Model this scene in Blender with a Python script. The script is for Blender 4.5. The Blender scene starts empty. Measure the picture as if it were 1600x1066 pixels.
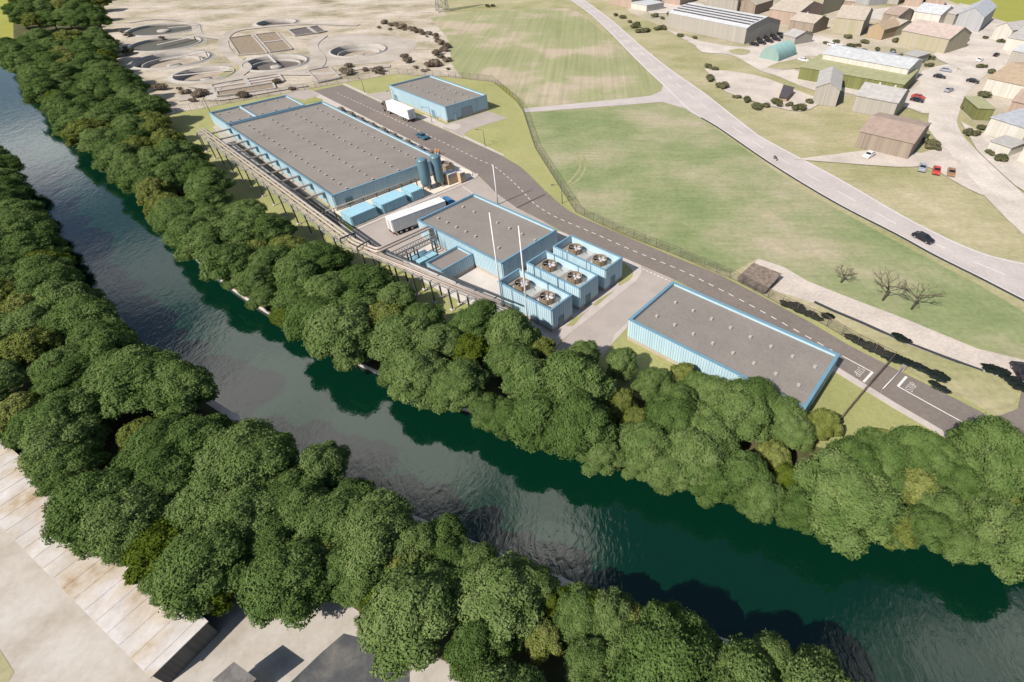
import bpy, bmesh, math, random
import numpy as np
from mathutils import Vector, Matrix
R = math.radians
S = bpy.context.scene
COL = S.collection
rnd = random.Random(11)

# ------------------------------------------------------------------ camera
F, PITCH, ROLL, CX, CY, H = 802.44, 0.717544, -0.0029625, 923.43, 509.58, 60.0
fwd = Vector((0, math.cos(PITCH), -math.sin(PITCH)))
rt0 = Vector((1, 0, 0)); dn0 = fwd.cross(rt0)
rt = math.cos(ROLL)*rt0 + math.sin(ROLL)*dn0
dn = -math.sin(ROLL)*rt0 + math.cos(ROLL)*dn0
def v2(p): return Vector((p[0], p[1]))
def P(u, v, z=0.0):
    """point of the site plan at height z that the surveyed photo coordinate (u, v) belongs to"""
    d = fwd + (u-CX)/F*rt + (v-CY)/F*dn
    k = (H-z)/-d.z
    return Vector((d.x*k, d.y*k, z))
cam = bpy.data.objects.new("camera", bpy.data.cameras.new("camera"))
COL.objects.link(cam)
cam.data.sensor_fit = 'HORIZONTAL'; cam.data.sensor_width = 36.0
cam.data.lens = F*36.0/1600.0
cam.data.shift_x = (800.0-CX)/1600.0
cam.data.shift_y = (CY-533.0)/1600.0
cam.data.clip_end = 20000; cam.data.clip_start = 0.5
cam.matrix_world = Matrix(((rt.x, -dn.x, -fwd.x, 0), (rt.y, -dn.y, -fwd.y, 0), (rt.z, -dn.z, -fwd.z, H), (0, 0, 0, 1)))
S.camera = cam

# ------------------------------------------------------------------ materials
def nodes(name):
    m = bpy.data.materials.new(name); m.use_nodes = True
    nt = m.node_tree; b = nt.nodes["Principled BSDF"]
    return m, nt, b
def N(nt, t, **kw):
    n = nt.nodes.new(t)
    for k, v in kw.items(): setattr(n, k, v)
    return n
def ramp(nt, stops, fac):
    r = N(nt, 'ShaderNodeValToRGB'); e = r.color_ramp.elements
    while len(e) < len(stops): e.new(0.5)
    for i, (p, c) in enumerate(stops):
        e[i].position = p; e[i].color = (*c, 1)
    nt.links.new(fac, r.inputs[0]); return r.outputs[0]
def coords(nt, scale=(1, 1, 1), world=False, rot=0.0):
    mp = N(nt, 'ShaderNodeMapping'); mp.inputs['Scale'].default_value = scale; mp.inputs['Rotation'].default_value = (0, 0, rot)
    if world: nt.links.new(N(nt, 'ShaderNodeNewGeometry').outputs['Position'], mp.inputs[0])
    else: nt.links.new(N(nt, 'ShaderNodeTexCoord').outputs['Object'], mp.inputs[0])
    return mp.outputs[0]
def noise(nt, vec, scale, detail=4, rough=0.55, dist=0.0):
    n = N(nt, 'ShaderNodeTexNoise'); n.inputs['Scale'].default_value = scale; n.inputs['Detail'].default_value = detail
    n.inputs['Roughness'].default_value = rough; n.inputs['Distortion'].default_value = dist
    nt.links.new(vec, n.inputs['Vector']); return n.outputs['Fac']
def mixc(nt, fac, a, b, mode='MIX'):
    m = N(nt, 'ShaderNodeMix', data_type='RGBA', blend_type=mode)
    if isinstance(fac, float): m.inputs[0].default_value = fac
    else: nt.links.new(fac, m.inputs[0])
    for i, c in ((6, a), (7, b)):
        if isinstance(c, tuple): m.inputs[i].default_value = (*c, 1)
        else: nt.links.new(c, m.inputs[i])
    return m.outputs[2]
def sc(c, k): return tuple(min(1, x*k) for x in c)
def M(name, col, rough=0.7, var=0.12, scale=3.0, fine=0.0, metal=0.0, bump=0.0, spec=0.4, world=False, stretch=(1, 1, 1)):
    m, nt, b = nodes(name)
    v = coords(nt, stretch, world)
    f = noise(nt, v, scale, 5)
    c = ramp(nt, [(0.3, sc(col, 1-var)), (0.7, sc(col, 1+var))], f)
    if fine > 0:
        g = noise(nt, v, scale*14, 2, 0.7)
        g2 = ramp(nt, [(0.3, (1-fine,)*3), (0.7, (1+fine,)*3)], g)
        c = mixc(nt, 1.0, c, g2, 'MULTIPLY')
    nt.links.new(c, b.inputs['Base Color'])
    b.inputs['Roughness'].default_value = rough; b.inputs['Metallic'].default_value = metal
    b.inputs['Specular IOR Level'].default_value = spec
    if bump > 0:
        bp = N(nt, 'ShaderNodeBump'); bp.inputs['Strength'].default_value = bump; bp.inputs['Distance'].default_value = 0.05
        nt.links.new(noise(nt, v, scale*8, 3), bp.inputs['Height']); nt.links.new(bp.outputs[0], b.inputs['Normal'])
    return m
BLUE = (0.38, 0.51, 0.57)
mats = {}
def K(key): return mats[key]
mats['clad'] = M('blue_cladding', BLUE, 0.5, 0.07, 0.7, 0.03, stretch=(1, 1, 0.08))
mats['clad2'] = M('blue_cladding_pale', (0.39, 0.53, 0.58), 0.5, 0.05, 0.4)
mats['coping'] = M('blue_coping', (0.115, 0.225, 0.30), 0.45, 0.06, 1.0)
mats['plinth'] = M('concrete_plinth', (0.36, 0.32, 0.27), 0.85, 0.10, 1.5, 0.06)
mats['gravel'] = M('gravel_roof', (0.145, 0.125, 0.108), 0.95, 0.12, 0.25, 0.0)
def gravel():
    m, nt, b = nodes('roof_gravel')
    v = coords(nt)
    a = ramp(nt, [(0.3, (0.163, 0.146, 0.130)), (0.7, (0.20, 0.180, 0.160))], noise(nt, v, 0.16, 5))
    g = ramp(nt, [(0.25, (0.80,)*3), (0.75, (1.20,)*3)], noise(nt, v, 3.2, 3, 0.8))
    nt.links.new(mixc(nt, 1.0, a, g, 'MULTIPLY'), b.inputs['Base Color']); b.inputs['Roughness'].default_value = 0.95
    return m
mats['gravel'] = gravel()
mats['vent'] = M('vent_grey', (0.34, 0.31, 0.28), 0.6)
mats['door'] = M('door_teal_grey', (0.10, 0.17, 0.17), 0.5)
mats['shutter'] = M('shutter_grey', (0.36, 0.36, 0.37), 0.5)
mats['steel_dark'] = M('dark_steel', (0.05, 0.058, 0.062), 0.5, 0.15, 2)
mats['steel_mid'] = M('grey_steel', (0.24, 0.24, 0.23), 0.5, 0.12, 2, metal=0.2)
mats['steel_lt'] = M('galvanised_steel', (0.52, 0.50, 0.47), 0.5, 0.08, 2, metal=0.2)
mats['pipe'] = M('insulated_pipe', (0.40, 0.335, 0.29), 0.45, 0.06, 1.2, metal=0.15)
mats['arm'] = M('taupe_steel', (0.24, 0.20, 0.17), 0.6, 0.12, 2)
mats['white'] = M('white_paint', (0.60, 0.595, 0.58), 0.45, 0.04, 1)
mats['paint'] = M('road_paint', (0.62, 0.60, 0.57), 0.7, 0.10, 2)
mats['tyre'] = M('tyre_rubber', (0.02, 0.02, 0.021), 0.85)
mats['rim'] = M('wheel_rim', (0.42, 0.42, 0.42), 0.35, metal=0.6)
mats['black'] = M('black_chassis', (0.022, 0.022, 0.024), 0.6)
mats['glass'] = M('dark_glass', (0.012, 0.016, 0.02), 0.08, spec=0.6)
mats['carblue'] = M('blue_car_paint', (0.03, 0.095, 0.15), 0.25, 0.04, 1, spec=0.6)
mats['cabblue'] = M('blue_cab_paint', (0.025, 0.14, 0.30), 0.3, 0.05, 1)
mats['cabbrown'] = M('bronze_cab_paint', (0.13, 0.11, 0.09), 0.35, 0.05, 1)
mats['carblack'] = M('black_car_paint', (0.02, 0.017, 0.022), 0.25)
mats['carred'] = M('red_car_paint', (0.38, 0.045, 0.035), 0.3)
mats['carsilver'] = M('silver_car_paint', (0.30, 0.31, 0.36), 0.3, metal=0.2)
mats['carwhite'] = M('white_car_paint', (0.62, 0.60, 0.60), 0.3)
mats['carbronze'] = M('brown_car_paint', (0.24, 0.13, 0.07), 0.3)
mats['redlamp'] = M('red_lamp', (0.45, 0.02, 0.02), 0.3)
mats['tank'] = M('tank_blue', (0.085, 0.155, 0.19), 0.32, 0.06, 0.6, spec=0.5)
mats['container'] = M('container_blue', (0.25, 0.435, 0.52), 0.5, 0.06, 0.8)
mats['wood'] = M('tan_wood', (0.33, 0.23, 0.13), 0.85, 0.2, 3)
mats['carton'] = M('carton_tan', (0.42, 0.315, 0.20), 0.85, 0.08, 1.5)
mats['wrap'] = M('stretch_wrap', (0.50, 0.50, 0.53), 0.25, 0.1, 2)
mats['pallet'] = M('pallet_brown', (0.15, 0.118, 0.095), 0.85, 0.45, 1.4, 0.3)
mats['pallet_lt'] = M('sack_taupe', (0.30, 0.26, 0.22), 0.8, 0.2, 2.5, 0.2)
mats['fan'] = M('fan_tan', (0.25, 0.185, 0.12), 0.5, 0.08, 2, metal=0.2)
mats['deck'] = M('deck_taupe', (0.27, 0.235, 0.215), 0.35, 0.10, 0.6, metal=0.2)
mats['deck2'] = M('deck_pale', (0.40, 0.41, 0.40), 0.25, 0.08, 0.6, metal=0.2)
mats['blade'] = M('fan_blade_grey', (0.34, 0.34, 0.34), 0.4)
mats['orange'] = M('hi_vis_orange', (0.80, 0.27, 0.03), 0.8)
mats['trouser'] = M('navy_cloth', (0.03, 0.04, 0.08), 0.9)
mats['skin'] = M('skin', (0.42, 0.26, 0.19), 0.6)
mats['hair'] = M('hair', (0.04, 0.025, 0.018), 0.8)
mats['concrete'] = M('concrete', (0.32, 0.295, 0.265), 0.9, 0.12, 0.35, 0.08, world=True)
mats['concrete_lt'] = M('concrete_pale', (0.46, 0.42, 0.385), 0.9, 0.08, 0.3, 0.06, world=True)
mats['cream'] = M('cream_slab', (0.56, 0.51, 0.42), 0.9, 0.06, 0.5, 0.05, world=True)
mats['paver'] = M('pavement', (0.40, 0.355, 0.33), 0.9, 0.09, 0.5, 0.10, world=True)
mats['yard'] = M('yard_concrete', (0.31, 0.272, 0.245), 0.9, 0.08, 0.25, 0.06, world=True)
mats['asphalt'] = M('asphalt', (0.155, 0.132, 0.116), 0.9, 0.08, 0.12, 0.10, world=True)
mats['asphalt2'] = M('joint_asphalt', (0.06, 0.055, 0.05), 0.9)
mats['oldroad'] = M('pale_old_asphalt', (0.385, 0.345, 0.33), 0.92, 0.10, 0.12, 0.08, world=True)
mats['track'] = M('pale_gravel_track', (0.42, 0.37, 0.325), 0.95, 0.14, 0.12, 0.12, world=True)
mats['townyard'] = M('town_paving', (0.44, 0.395, 0.35), 0.95, 0.18, 0.09, 0.12, world=True)
mats['kerbdark'] = M('dark_kerb', (0.03, 0.033, 0.04), 0.9)
mats['sludge'] = M('grey_green_liquor', (0.075, 0.068, 0.05), 0.55, 0.25, 0.5, 0.1, stretch=(1, 3, 1))
mats['sediment'] = M('dry_sediment', (0.30, 0.25, 0.20), 0.95, 0.18, 0.25, 0.1)
mats['reed'] = M('brown_reed_bed', (0.21, 0.165, 0.115), 0.95, 0.3, 0.5, 0.2, stretch=(1, 3, 1))
mats['darkbed'] = M('dark_bed', (0.10, 0.085, 0.08), 0.9, 0.25, 0.4, 0.15)
mats['bark'] = M('bark', (0.10, 0.075, 0.055), 0.95, 0.25, 3)
mats['mesh_brown'] = M('fence_mesh_brown', (0.085, 0.072, 0.06), 0.7)

def groundmat(name, stops, s1, stretch=(1, 1, 1), rot=0.0, fine=0.12, s2=6.0, fstretch=None, f2=0.0):
    m, nt, b = nodes(name)
    v = coords(nt, (1, 1, 1), True, 0)
    vs = coords(nt, stretch, True, rot)
    a = noise(nt, v, s1, 6, 0.62)
    c = ramp(nt, stops, a)
    if f2 > 0:   # directional streaks: tractor rows, mowing
        g = ramp(nt, [(0.3, (1-f2,)*3), (0.7, (1+f2,)*3)], noise(nt, vs, 1.0, 3, 0.6))
        c = mixc(nt, 1.0, c, g, 'MULTIPLY')
    g = ramp(nt, [(0.25, (1-fine,)*3), (0.75, (1+fine,)*3)], noise(nt, v, s2, 3, 0.7))
    c = mixc(nt, 1.0, c, g, 'MULTIPLY')
    nt.links.new(c, b.inputs['Base Color']); b.inputs['Roughness'].default_value = 1.0
    b.inputs['Specular IOR Level'].default_value = 0.1
    return m
mats['plantpath'] = groundmat('plant_paving', [(0.3, (0.27, 0.235, 0.20)), (0.5, (0.35, 0.31, 0.27)), (0.72, (0.41, 0.37, 0.33))], 0.08, fine=0.12, s2=1.2)
mats['outer'] = groundmat('outer_meadow', [(0.3, (0.22, 0.225, 0.05)), (0.7, (0.26, 0.26, 0.062))], 0.02)
mats['lawn'] = groundmat('site_lawn', [(0.3, (0.225, 0.235, 0.095)), (0.5, (0.262, 0.262, 0.112)), (0.72, (0.30, 0.285, 0.135))], 0.07, fine=0.16, s2=2.2)
mats['dryland'] = groundmat('dry_land', [(0.30, (0.20, 0.195, 0.10)), (0.42, (0.30, 0.27, 0.185)), (0.54, (0.37, 0.325, 0.255)), (0.70, (0.45, 0.395, 0.34))], 0.022, (0.06, 0.25, 1), R(35), 0.18, 0.9, f2=0.05)
mats['brownland'] = groundmat('brown_land', [(0.28, (0.16, 0.13, 0.09)), (0.40, (0.27, 0.24, 0.165)), (0.50, (0.365, 0.315, 0.25)), (0.70, (0.46, 0.41, 0.355))], 0.045, (0.05, 0.4, 1), R(-8), 0.22, 0.7, f2=0.16)
mats['field_a'] = groundmat('field_upper', [(0.32, (0.205, 0.225, 0.105)), (0.50, (0.25, 0.252, 0.138)), (0.57, (0.345, 0.295, 0.215)), (0.70, (0.37, 0.31, 0.24))], 0.018, (0.65, 0.015, 1), R(29), 0.10, 1.0, f2=0.13)
mats['field_b'] = groundmat('field_lower', [(0.33, (0.14, 0.182, 0.078)), (0.455, (0.19, 0.217, 0.105)), (0.55, (0.25, 0.248, 0.145)), (0.68, (0.34, 0.293, 0.212))], 0.033, (0.10, 0.9, 1), R(35), 0.16, 0.9, f2=0.09)
mats['verge'] = groundmat('dry_verge', [(0.30, (0.19, 0.20, 0.085)), (0.45, (0.265, 0.25, 0.135)), (0.60, (0.33, 0.295, 0.185)), (0.75, (0.41, 0.36, 0.26))], 0.04, (0.10, 0.7, 1), R(35), 0.18, 0.9, f2=0.08)
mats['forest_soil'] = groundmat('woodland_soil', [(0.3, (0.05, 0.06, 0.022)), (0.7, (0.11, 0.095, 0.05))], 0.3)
mats['nearground'] = groundmat('pale_sandy_ground', [(0.30, (0.29, 0.255, 0.21)), (0.5, (0.375, 0.345, 0.305)), (0.7, (0.42, 0.395, 0.365))], 0.2, fine=0.07, s2=1.5)
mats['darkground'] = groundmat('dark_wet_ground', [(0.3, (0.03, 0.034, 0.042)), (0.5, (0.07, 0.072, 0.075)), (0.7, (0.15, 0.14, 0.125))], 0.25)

def streak(name, cols, scale=0.55):
    """rendered wall with vertical weather streaks"""
    m, nt, b = nodes(name)
    v = coords(nt, (1, 1, 0.0))
    a = noise(nt, v, scale, 4, 0.75)
    n = len(cols)
    c = ramp(nt, [(0.27+0.46*i/(n-1), col) for i, col in enumerate(cols)], a)
    g = ramp(nt, [(0.3, (0.86,)*3), (0.7, (1.14,)*3)], noise(nt, v, scale*7, 2))
    nt.links.new(mixc(nt, 1.0, c, g, 'MULTIPLY'), b.inputs['Base Color']); b.inputs['Roughness'].default_value = 0.9
    return m
WALLS = {
 'beige': [(0.30, 0.25, 0.17), (0.42, 0.355, 0.26), (0.34, 0.32, 0.17), (0.50, 0.43, 0.34)],
 'grey': [(0.27, 0.25, 0.21), (0.38, 0.345, 0.30), (0.33, 0.30, 0.25), (0.46, 0.42, 0.37)],
 'brown': [(0.20, 0.145, 0.10), (0.33, 0.26, 0.19), (0.25, 0.19, 0.14), (0.40, 0.33, 0.25)],
 'pink': [(0.38, 0.24, 0.18), (0.44, 0.31, 0.24), (0.36, 0.26, 0.19), (0.47, 0.38, 0.30)],
 'white': [(0.46, 0.43, 0.38), (0.58, 0.54, 0.49), (0.52, 0.49, 0.40), (0.64, 0.60, 0.56)],
 'green': [(0.10, 0.12, 0.02), (0.19, 0.21, 0.05), (0.14, 0.14, 0.035), (0.27, 0.27, 0.08)],
 'blue': [(0.26, 0.28, 0.31), (0.38, 0.39, 0.41), (0.32, 0.31, 0.31), (0.48, 0.48, 0.48)],
 'orange': [(0.30, 0.19, 0.10), (0.40, 0.27, 0.16), (0.35, 0.27, 0.12), (0.45, 0.32, 0.20)],
 'dark': [(0.06, 0.055, 0.05), (0.14, 0.13, 0.12), (0.08, 0.075, 0.07), (0.20, 0.185, 0.17)],
 'teal': [(0.16, 0.26, 0.23), (0.24, 0.37, 0.33), (0.20, 0.31, 0.28), (0.30, 0.42, 0.38)],
 'violet': [(0.33, 0.26, 0.36), (0.45, 0.39, 0.47), (0.40, 0.33, 0.42), (0.52, 0.46, 0.52)],
}
def dull(c, k=0.86, d=0.18):
    m_ = sum(c)/3; return tuple((x*(1-d)+m_*d)*k for x in c)
WALLS = {k: [dull(c) for c in v] for k, v in WALLS.items()}
for k, c in WALLS.items(): mats['w_'+k] = streak('streaked_'+k+'_wall', c)
for k, c in {'tan': (0.36, 0.31, 0.255), 'grey': (0.33, 0.315, 0.30), 'brown': (0.285, 0.215, 0.175), 'dark': (0.06, 0.05, 0.055), 'white': (0.40, 0.41, 0.42), 'pink': (0.37, 0.30, 0.265), 'bluegrey': (0.33, 0.345, 0.37), 'orange': (0.34, 0.26, 0.18), 'teal': (0.22, 0.36, 0.34), 'olive': (0.27, 0.27, 0.15)}.items():
    mats['r_'+k] = M('roof_'+k, c, 0.85, 0.14, 0.6, 0.10)

def foliage(name, dark, mid, light, trans):
    m = bpy.data.materials.new(name); m.use_nodes = True
    nt = m.node_tree; nt.nodes.remove(nt.nodes["Principled BSDF"])
    v = coords(nt)
    oi = N(nt, 'ShaderNodeObjectInfo')
    a = noise(nt, v, 0.45, 3, 0.6); f = noise(nt, v, 5.0, 2, 0.8)
    ad = N(nt, 'ShaderNodeMath', operation='MULTIPLY_ADD'); nt.links.new(f, ad.inputs[0]); ad.inputs[1].default_value = 0.55; nt.links.new(a, ad.inputs[2])
    su = N(nt, 'ShaderNodeMath', operation='MULTIPLY_ADD'); nt.links.new(oi.outputs['Random'], su.inputs[0]); su.inputs[1].default_value = 0.30; nt.links.new(ad.outputs[0], su.inputs[2])
    sb = N(nt, 'ShaderNodeMath', operation='SUBTRACT'); nt.links.new(su.outputs[0], sb.inputs[0]); sb.inputs[1].default_value = 0.42
    c = ramp(nt, [(0.15, dark), (0.5, mid), (0.85, light)], sb.outputs[0])
    d = N(nt, 'ShaderNodeBsdfDiffuse'); t = N(nt, 'ShaderNodeBsdfTranslucent'); mx = N(nt, 'ShaderNodeMixShader')
    nt.links.new(c, d.inputs[0]); nt.links.new(c, t.inputs[0]); mx.inputs[0].default_value = trans
    nt.links.new(d.outputs[0], mx.inputs[1]); nt.links.new(t.outputs[0], mx.inputs[2])
    nt.links.new(mx.outputs[0], nt.nodes['Material Output'].inputs[0])
    return m
mats['leaf_a'] = foliage('foliage_grey_green', (0.040, 0.078, 0.018), (0.099, 0.153, 0.045), (0.175, 0.228, 0.083), 0.22)
mats['leaf_b'] = foliage('foliage_olive', (0.075, 0.090, 0.016), (0.145, 0.172, 0.044), (0.235, 0.25, 0.085), 0.22)
mats['leaf_c'] = foliage('foliage_deep_green', (0.040, 0.068, 0.008), (0.085, 0.118, 0.016), (0.135, 0.16, 0.03), 0.22)
mats['leaf_d'] = foliage('foliage_shrub', (0.055, 0.062, 0.030), (0.115, 0.115, 0.060), (0.19, 0.18, 0.11), 0.15)
mats['leaf_e'] = foliage('twigs_brown', (0.08, 0.062, 0.044), (0.155, 0.122, 0.09), (0.25, 0.205, 0.155), 0.1)
mats['leaf_k'] = foliage('dark_hedge_leaf', (0.008, 0.012, 0.010), (0.016, 0.022, 0.020), (0.035, 0.04, 0.035), 0.1)

# water
def watermat():
    m, nt, b = nodes('river_water')
    v = coords(nt, (1, 1, 1), True)
    b.inputs['Base Color'].default_value = (0.0010, 0.0170, 0.0090, 1)
    b.inputs['Roughness'].default_value = 0.03; b.inputs['IOR'].default_value = 1.33; b.inputs['Specular IOR Level'].default_value = 1.0
    vs = coords(nt, (1.0, 0.55, 1), True, R(38))
    n1 = noise(nt, vs, 1.5, 3, 0.5, 0.6); n2 = noise(nt, vs, 0.3, 3, 0.5, 0.4)
    ad = N(nt, 'ShaderNodeMath', operation='MULTIPLY_ADD'); nt.links.new(n2, ad.inputs[0]); ad.inputs[1].default_value = 1.6; nt.links.new(n1, ad.inputs[2])
    bp = N(nt, 'ShaderNodeBump'); bp.inputs['Strength'].default_value = 0.15; bp.inputs['Distance'].default_value = 0.12
    nt.links.new(ad.outputs[0], bp.inputs['Height']); nt.links.new(bp.outputs[0], b.inputs['Normal'])
    return m
mats['water'] = watermat()

# ------------------------------------------------------------------ mesh helpers
class MB:
    def __init__(s): s.v = []; s.f = []; s.m = []; s.sm = []
    def add(s, vs, fs, mi=0, smooth=False):
        o = len(s.v); s.v += [tuple(x) for x in vs]
        for f in fs: s.f.append(tuple(o+i for i in f)); s.m.append(mi); s.sm.append(smooth)
        return s
    def box(s, c, size, rz=0.0, mi=0):
        a, b, h = size[0]/2, size[1]/2, size[2]
        cs, sn = math.cos(rz), math.sin(rz)
        vs = []
        for z in (0, h):
            for x, y in ((-a, -b), (a, -b), (a, b), (-a, b)):
                vs.append((c[0]+x*cs-y*sn, c[1]+x*sn+y*cs, c[2]+z))
        return s.add(vs, [(3, 2, 1, 0), (4, 5, 6, 7), (0, 1, 5, 4), (1, 2, 6, 5), (2, 3, 7, 6), (3, 0, 4, 7)], mi)
    def beam(s, a, b, w, h, mi=0):
        a, b = Vector(a), Vector(b); d = (b-a).normalized()
        up = Vector((0, 0, 1)) if abs(d.z) < 0.95 else Vector((1, 0, 0))
        x = d.cross(up).normalized()*w/2; y = x.cross(d).normalized()*h/2
        vs = [a-x-y, a+x-y, a+x+y, a-x+y, b-x-y, b+x-y, b+x+y, b-x+y]
        return s.add(vs, [(0, 1, 2, 3), (7, 6, 5, 4), (0, 4, 5, 1), (1, 5, 6, 2), (2, 6, 7, 3), (3, 7, 4, 0)], mi)
    def tube(s, pts, r, n=10, mi=0, cap=True, smooth=True):
        pts = [Vector(p) for p in pts]; rs = r if isinstance(r, (list, tuple)) else [r]*len(pts)
        o = len(s.v); up = None
        for i, p in enumerate(pts):
            d = ((pts[min(i+1, len(pts)-1)]-pts[max(i-1, 0)])).normalized()
            if up is None: up = Vector((0, 0, 1)) if abs(d.z) < 0.9 else Vector((1, 0, 0))
            x = d.cross(up).normalized(); y = x.cross(d).normalized(); up = y
            for k in range(n):
                t = 2*math.pi*k/n; s.v.append(tuple(p+(x*math.cos(t)+y*math.sin(t))*rs[i]))
        for i in range(len(pts)-1):
            for k in range(n):
                s.f.append((o+i*n+k, o+i*n+(k+1) % n, o+(i+1)*n+(k+1) % n, o+(i+1)*n+k)); s.m.append(mi); s.sm.append(smooth)
        if cap:
            s.f.append(tuple(o+k for k in range(n))[::-1]); s.m.append(mi); s.sm.append(False)
            e = o+(len(pts)-1)*n; s.f.append(tuple(e+k for k in range(n))); s.m.append(mi); s.sm.append(False)
        return s
    def lathe(s, prof, c=(0, 0, 0), n=24, mi=0, smooth=True):
        o = len(s.v)
        for r, z in prof:
            for k in range(n):
                t = 2*math.pi*k/n; s.v.append((c[0]+r*math.cos(t), c[1]+r*math.sin(t), c[2]+z))
        for i in range(len(prof)-1):
            for k in range(n):
                s.f.append((o+i*n+k, o+i*n+(k+1) % n, o+(i+1)*n+(k+1) % n, o+(i+1)*n+k)); s.m.append(mi); s.sm.append(smooth)
        return s
    def prism(s, poly, z0, z1, mi=0, bottom=False):
        n = len(poly)
        vs = [(p[0], p[1], z0) for p in poly]+[(p[0], p[1], z1) for p in poly]
        fs = [(i, (i+1) % n, n+(i+1) % n, n+i) for i in range(n)]+[tuple(range(n, 2*n))]
        if bottom: fs.append(tuple(range(n))[::-1])
        return s.add(vs, fs, mi)
    def corr(s, p0, p1, z0, z1, pitch=0.36, depth=0.11, mi=0):
        """profiled sheet from p0 to p1; ribs stand out to the right-hand side of p0->p1"""
        p0, p1 = Vector(p0[:2]), Vector(p1[:2]); L = (p1-p0).length; d = (p1-p0)/L; nrm = Vector((d.y, -d.x))
        n = max(1, int(round(L/pitch))); st = L/n; prof = [(0, 0)]
        for i in range(n):
            b = i*st; prof += [(b+st*.28, 0), (b+st*.40, depth), (b+st*.88, depth), (b+st, 0)]
        vs = []
        for t, o in prof:
            q = p0+d*t+nrm*o; vs += [(q.x, q.y, z0), (q.x, q.y, z1)]
        return s.add(vs, [(2*i, 2*i+2, 2*i+3, 2*i+1) for i in range(len(prof)-1)], mi)
    def mesh(s, name, ms):
        me = bpy.data.meshes.new(name); me.from_pydata(s.v, [], s.f)
        for m in (ms if isinstance(ms, (list, tuple)) else [ms]): me.materials.append(K(m))
        me.polygons.foreach_set('material_index', s.m); me.polygons.foreach_set('use_smooth', s.sm)
        me.update(); return me
    def build(s, name, ms, parent=None):
        o = bpy.data.objects.new(name, s.mesh(name, ms)); COL.objects.link(o)
        if parent is not None: o.parent = parent
        return o
def tag(o, label=None, cat=None, group=None, kind=None):
    if label: o['label'] = label
    if cat: o['category'] = cat
    if group: o['group'] = group
    if kind: o['kind'] = kind
    return o
def thing(name, label, cat, loc=(0, 0, 0), rz=0.0, group=None):
    o = bpy.data.objects.new(name, None); COL.objects.link(o); o.empty_display_size = 0.1
    o.location = (loc[0], loc[1], loc[2] if len(loc) > 2 else 0); o.rotation_euler = (0, 0, rz)
    return tag(o, label, cat, group)
def inst(name, me, parent, loc=(0, 0, 0), rz=0.0, scl=None):
    o = bpy.data.objects.new(name, me); COL.objects.link(o); o.parent = parent; o.location = loc; o.rotation_euler = (0, 0, rz)
    if scl: o.scale = scl
    return o
def kids(o): return [c for c in bpy.data.objects if c.parent == o]
CH = {}
def copy_tree(root, loc, rz, label, group=None):
    r = root.copy(); COL.objects.link(r); r.location = (loc[0], loc[1], loc[2] if len(loc) > 2 else 0); r.rotation_euler = (0, 0, rz)
    r['label'] = label
    if group: r['group'] = group
    if root.name not in CH: CH[root.name] = [(c, kids(c)) for c in kids(root)]
    for c, gs in CH[root.name]:
        d = c.copy(); COL.objects.link(d); d.parent = r
        for g in gs:
            e = g.copy(); COL.objects.link(e); e.parent = d
    return r
def smoothline(pts, n=6):
    pts = [Vector(p) for p in pts]; out = []
    for i in range(len(pts)-1):
        p0, p1, p2, p3 = pts[max(i-1, 0)], pts[i], pts[i+1], pts[min(i+2, len(pts)-1)]
        for k in range(n):
            t = k/n
            out.append(0.5*((2*p1)+(p2-p0)*t+(2*p0-5*p1+4*p2-p3)*t*t+(3*p1-p0-3*p2+p3)*t**3))
    return out+[pts[-1]]
def area(name, poly, z, mat, thick=0.0, holes=()):
    """flat sheet (or slab with an edge) over a plan polygon, with openings"""
    bm = bmesh.new(); me = bpy.data.meshes.new(name)
    vs = [bm.verts.new((p[0], p[1], z)) for p in poly]; n = len(vs)
    if holes:
        ed = [bm.edges.new((vs[i], vs[(i+1) % n])) for i in range(n)]
        for hc_, hr_ in holes:
            hv_ = [bm.verts.new((hc_[0]+hr_*math.cos(k*math.pi/28), hc_[1]+hr_*math.sin(k*math.pi/28), z)) for k in range(56)]
            ed += [bm.edges.new((hv_[k], hv_[(k+1) % 56])) for k in range(56)]
        bmesh.ops.triangle_fill(bm, use_beauty=True, use_dissolve=False, edges=ed)
        for f in bm.faces:
            f.normal_update()
            if f.normal.z < 0: f.normal_flip()
    else:
        f = bm.faces.new(vs); f.normal_update()
        if f.normal.z < 0: f.normal_flip()
        if thick > 0:
            for i in range(n):
                a, b = vs[i].co, vs[(i+1) % n].co
                q = [bm.verts.new(c) for c in (a, b, (b.x, b.y, z-thick), (a.x, a.y, z-thick))]
                bm.faces.new(q)
        bmesh.ops.triangulate(bm, faces=[f])
    bm.to_mesh(me); bm.free(); me.materials.append(K(mat))
    o = bpy.data.objects.new(name, me); COL.objects.link(o); o['kind'] = 'structure'; return o
def px(*uv): return [P(u, v) for u, v in uv]
def ribbon(name, pts, w, z, mat, parent=None):
    pts = [Vector((p[0], p[1])) for p in pts]; mb = MB(); vs = []
    for i, p in enumerate(pts):
        d = (pts[min(i+1, len(pts)-1)]-pts[max(i-1, 0)]).normalized(); n = Vector((-d.y, d.x))*w/2
        vs += [(p.x+n.x, p.y+n.y, z), (p.x-n.x, p.y-n.y, z)]
    mb.add(vs, [(2*i+1, 2*i+3, 2*i+2, 2*i) for i in range(len(pts)-1)])
    o = mb.build(name, mat, parent)
    if parent is None: o['kind'] = 'structure'
    return o

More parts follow.
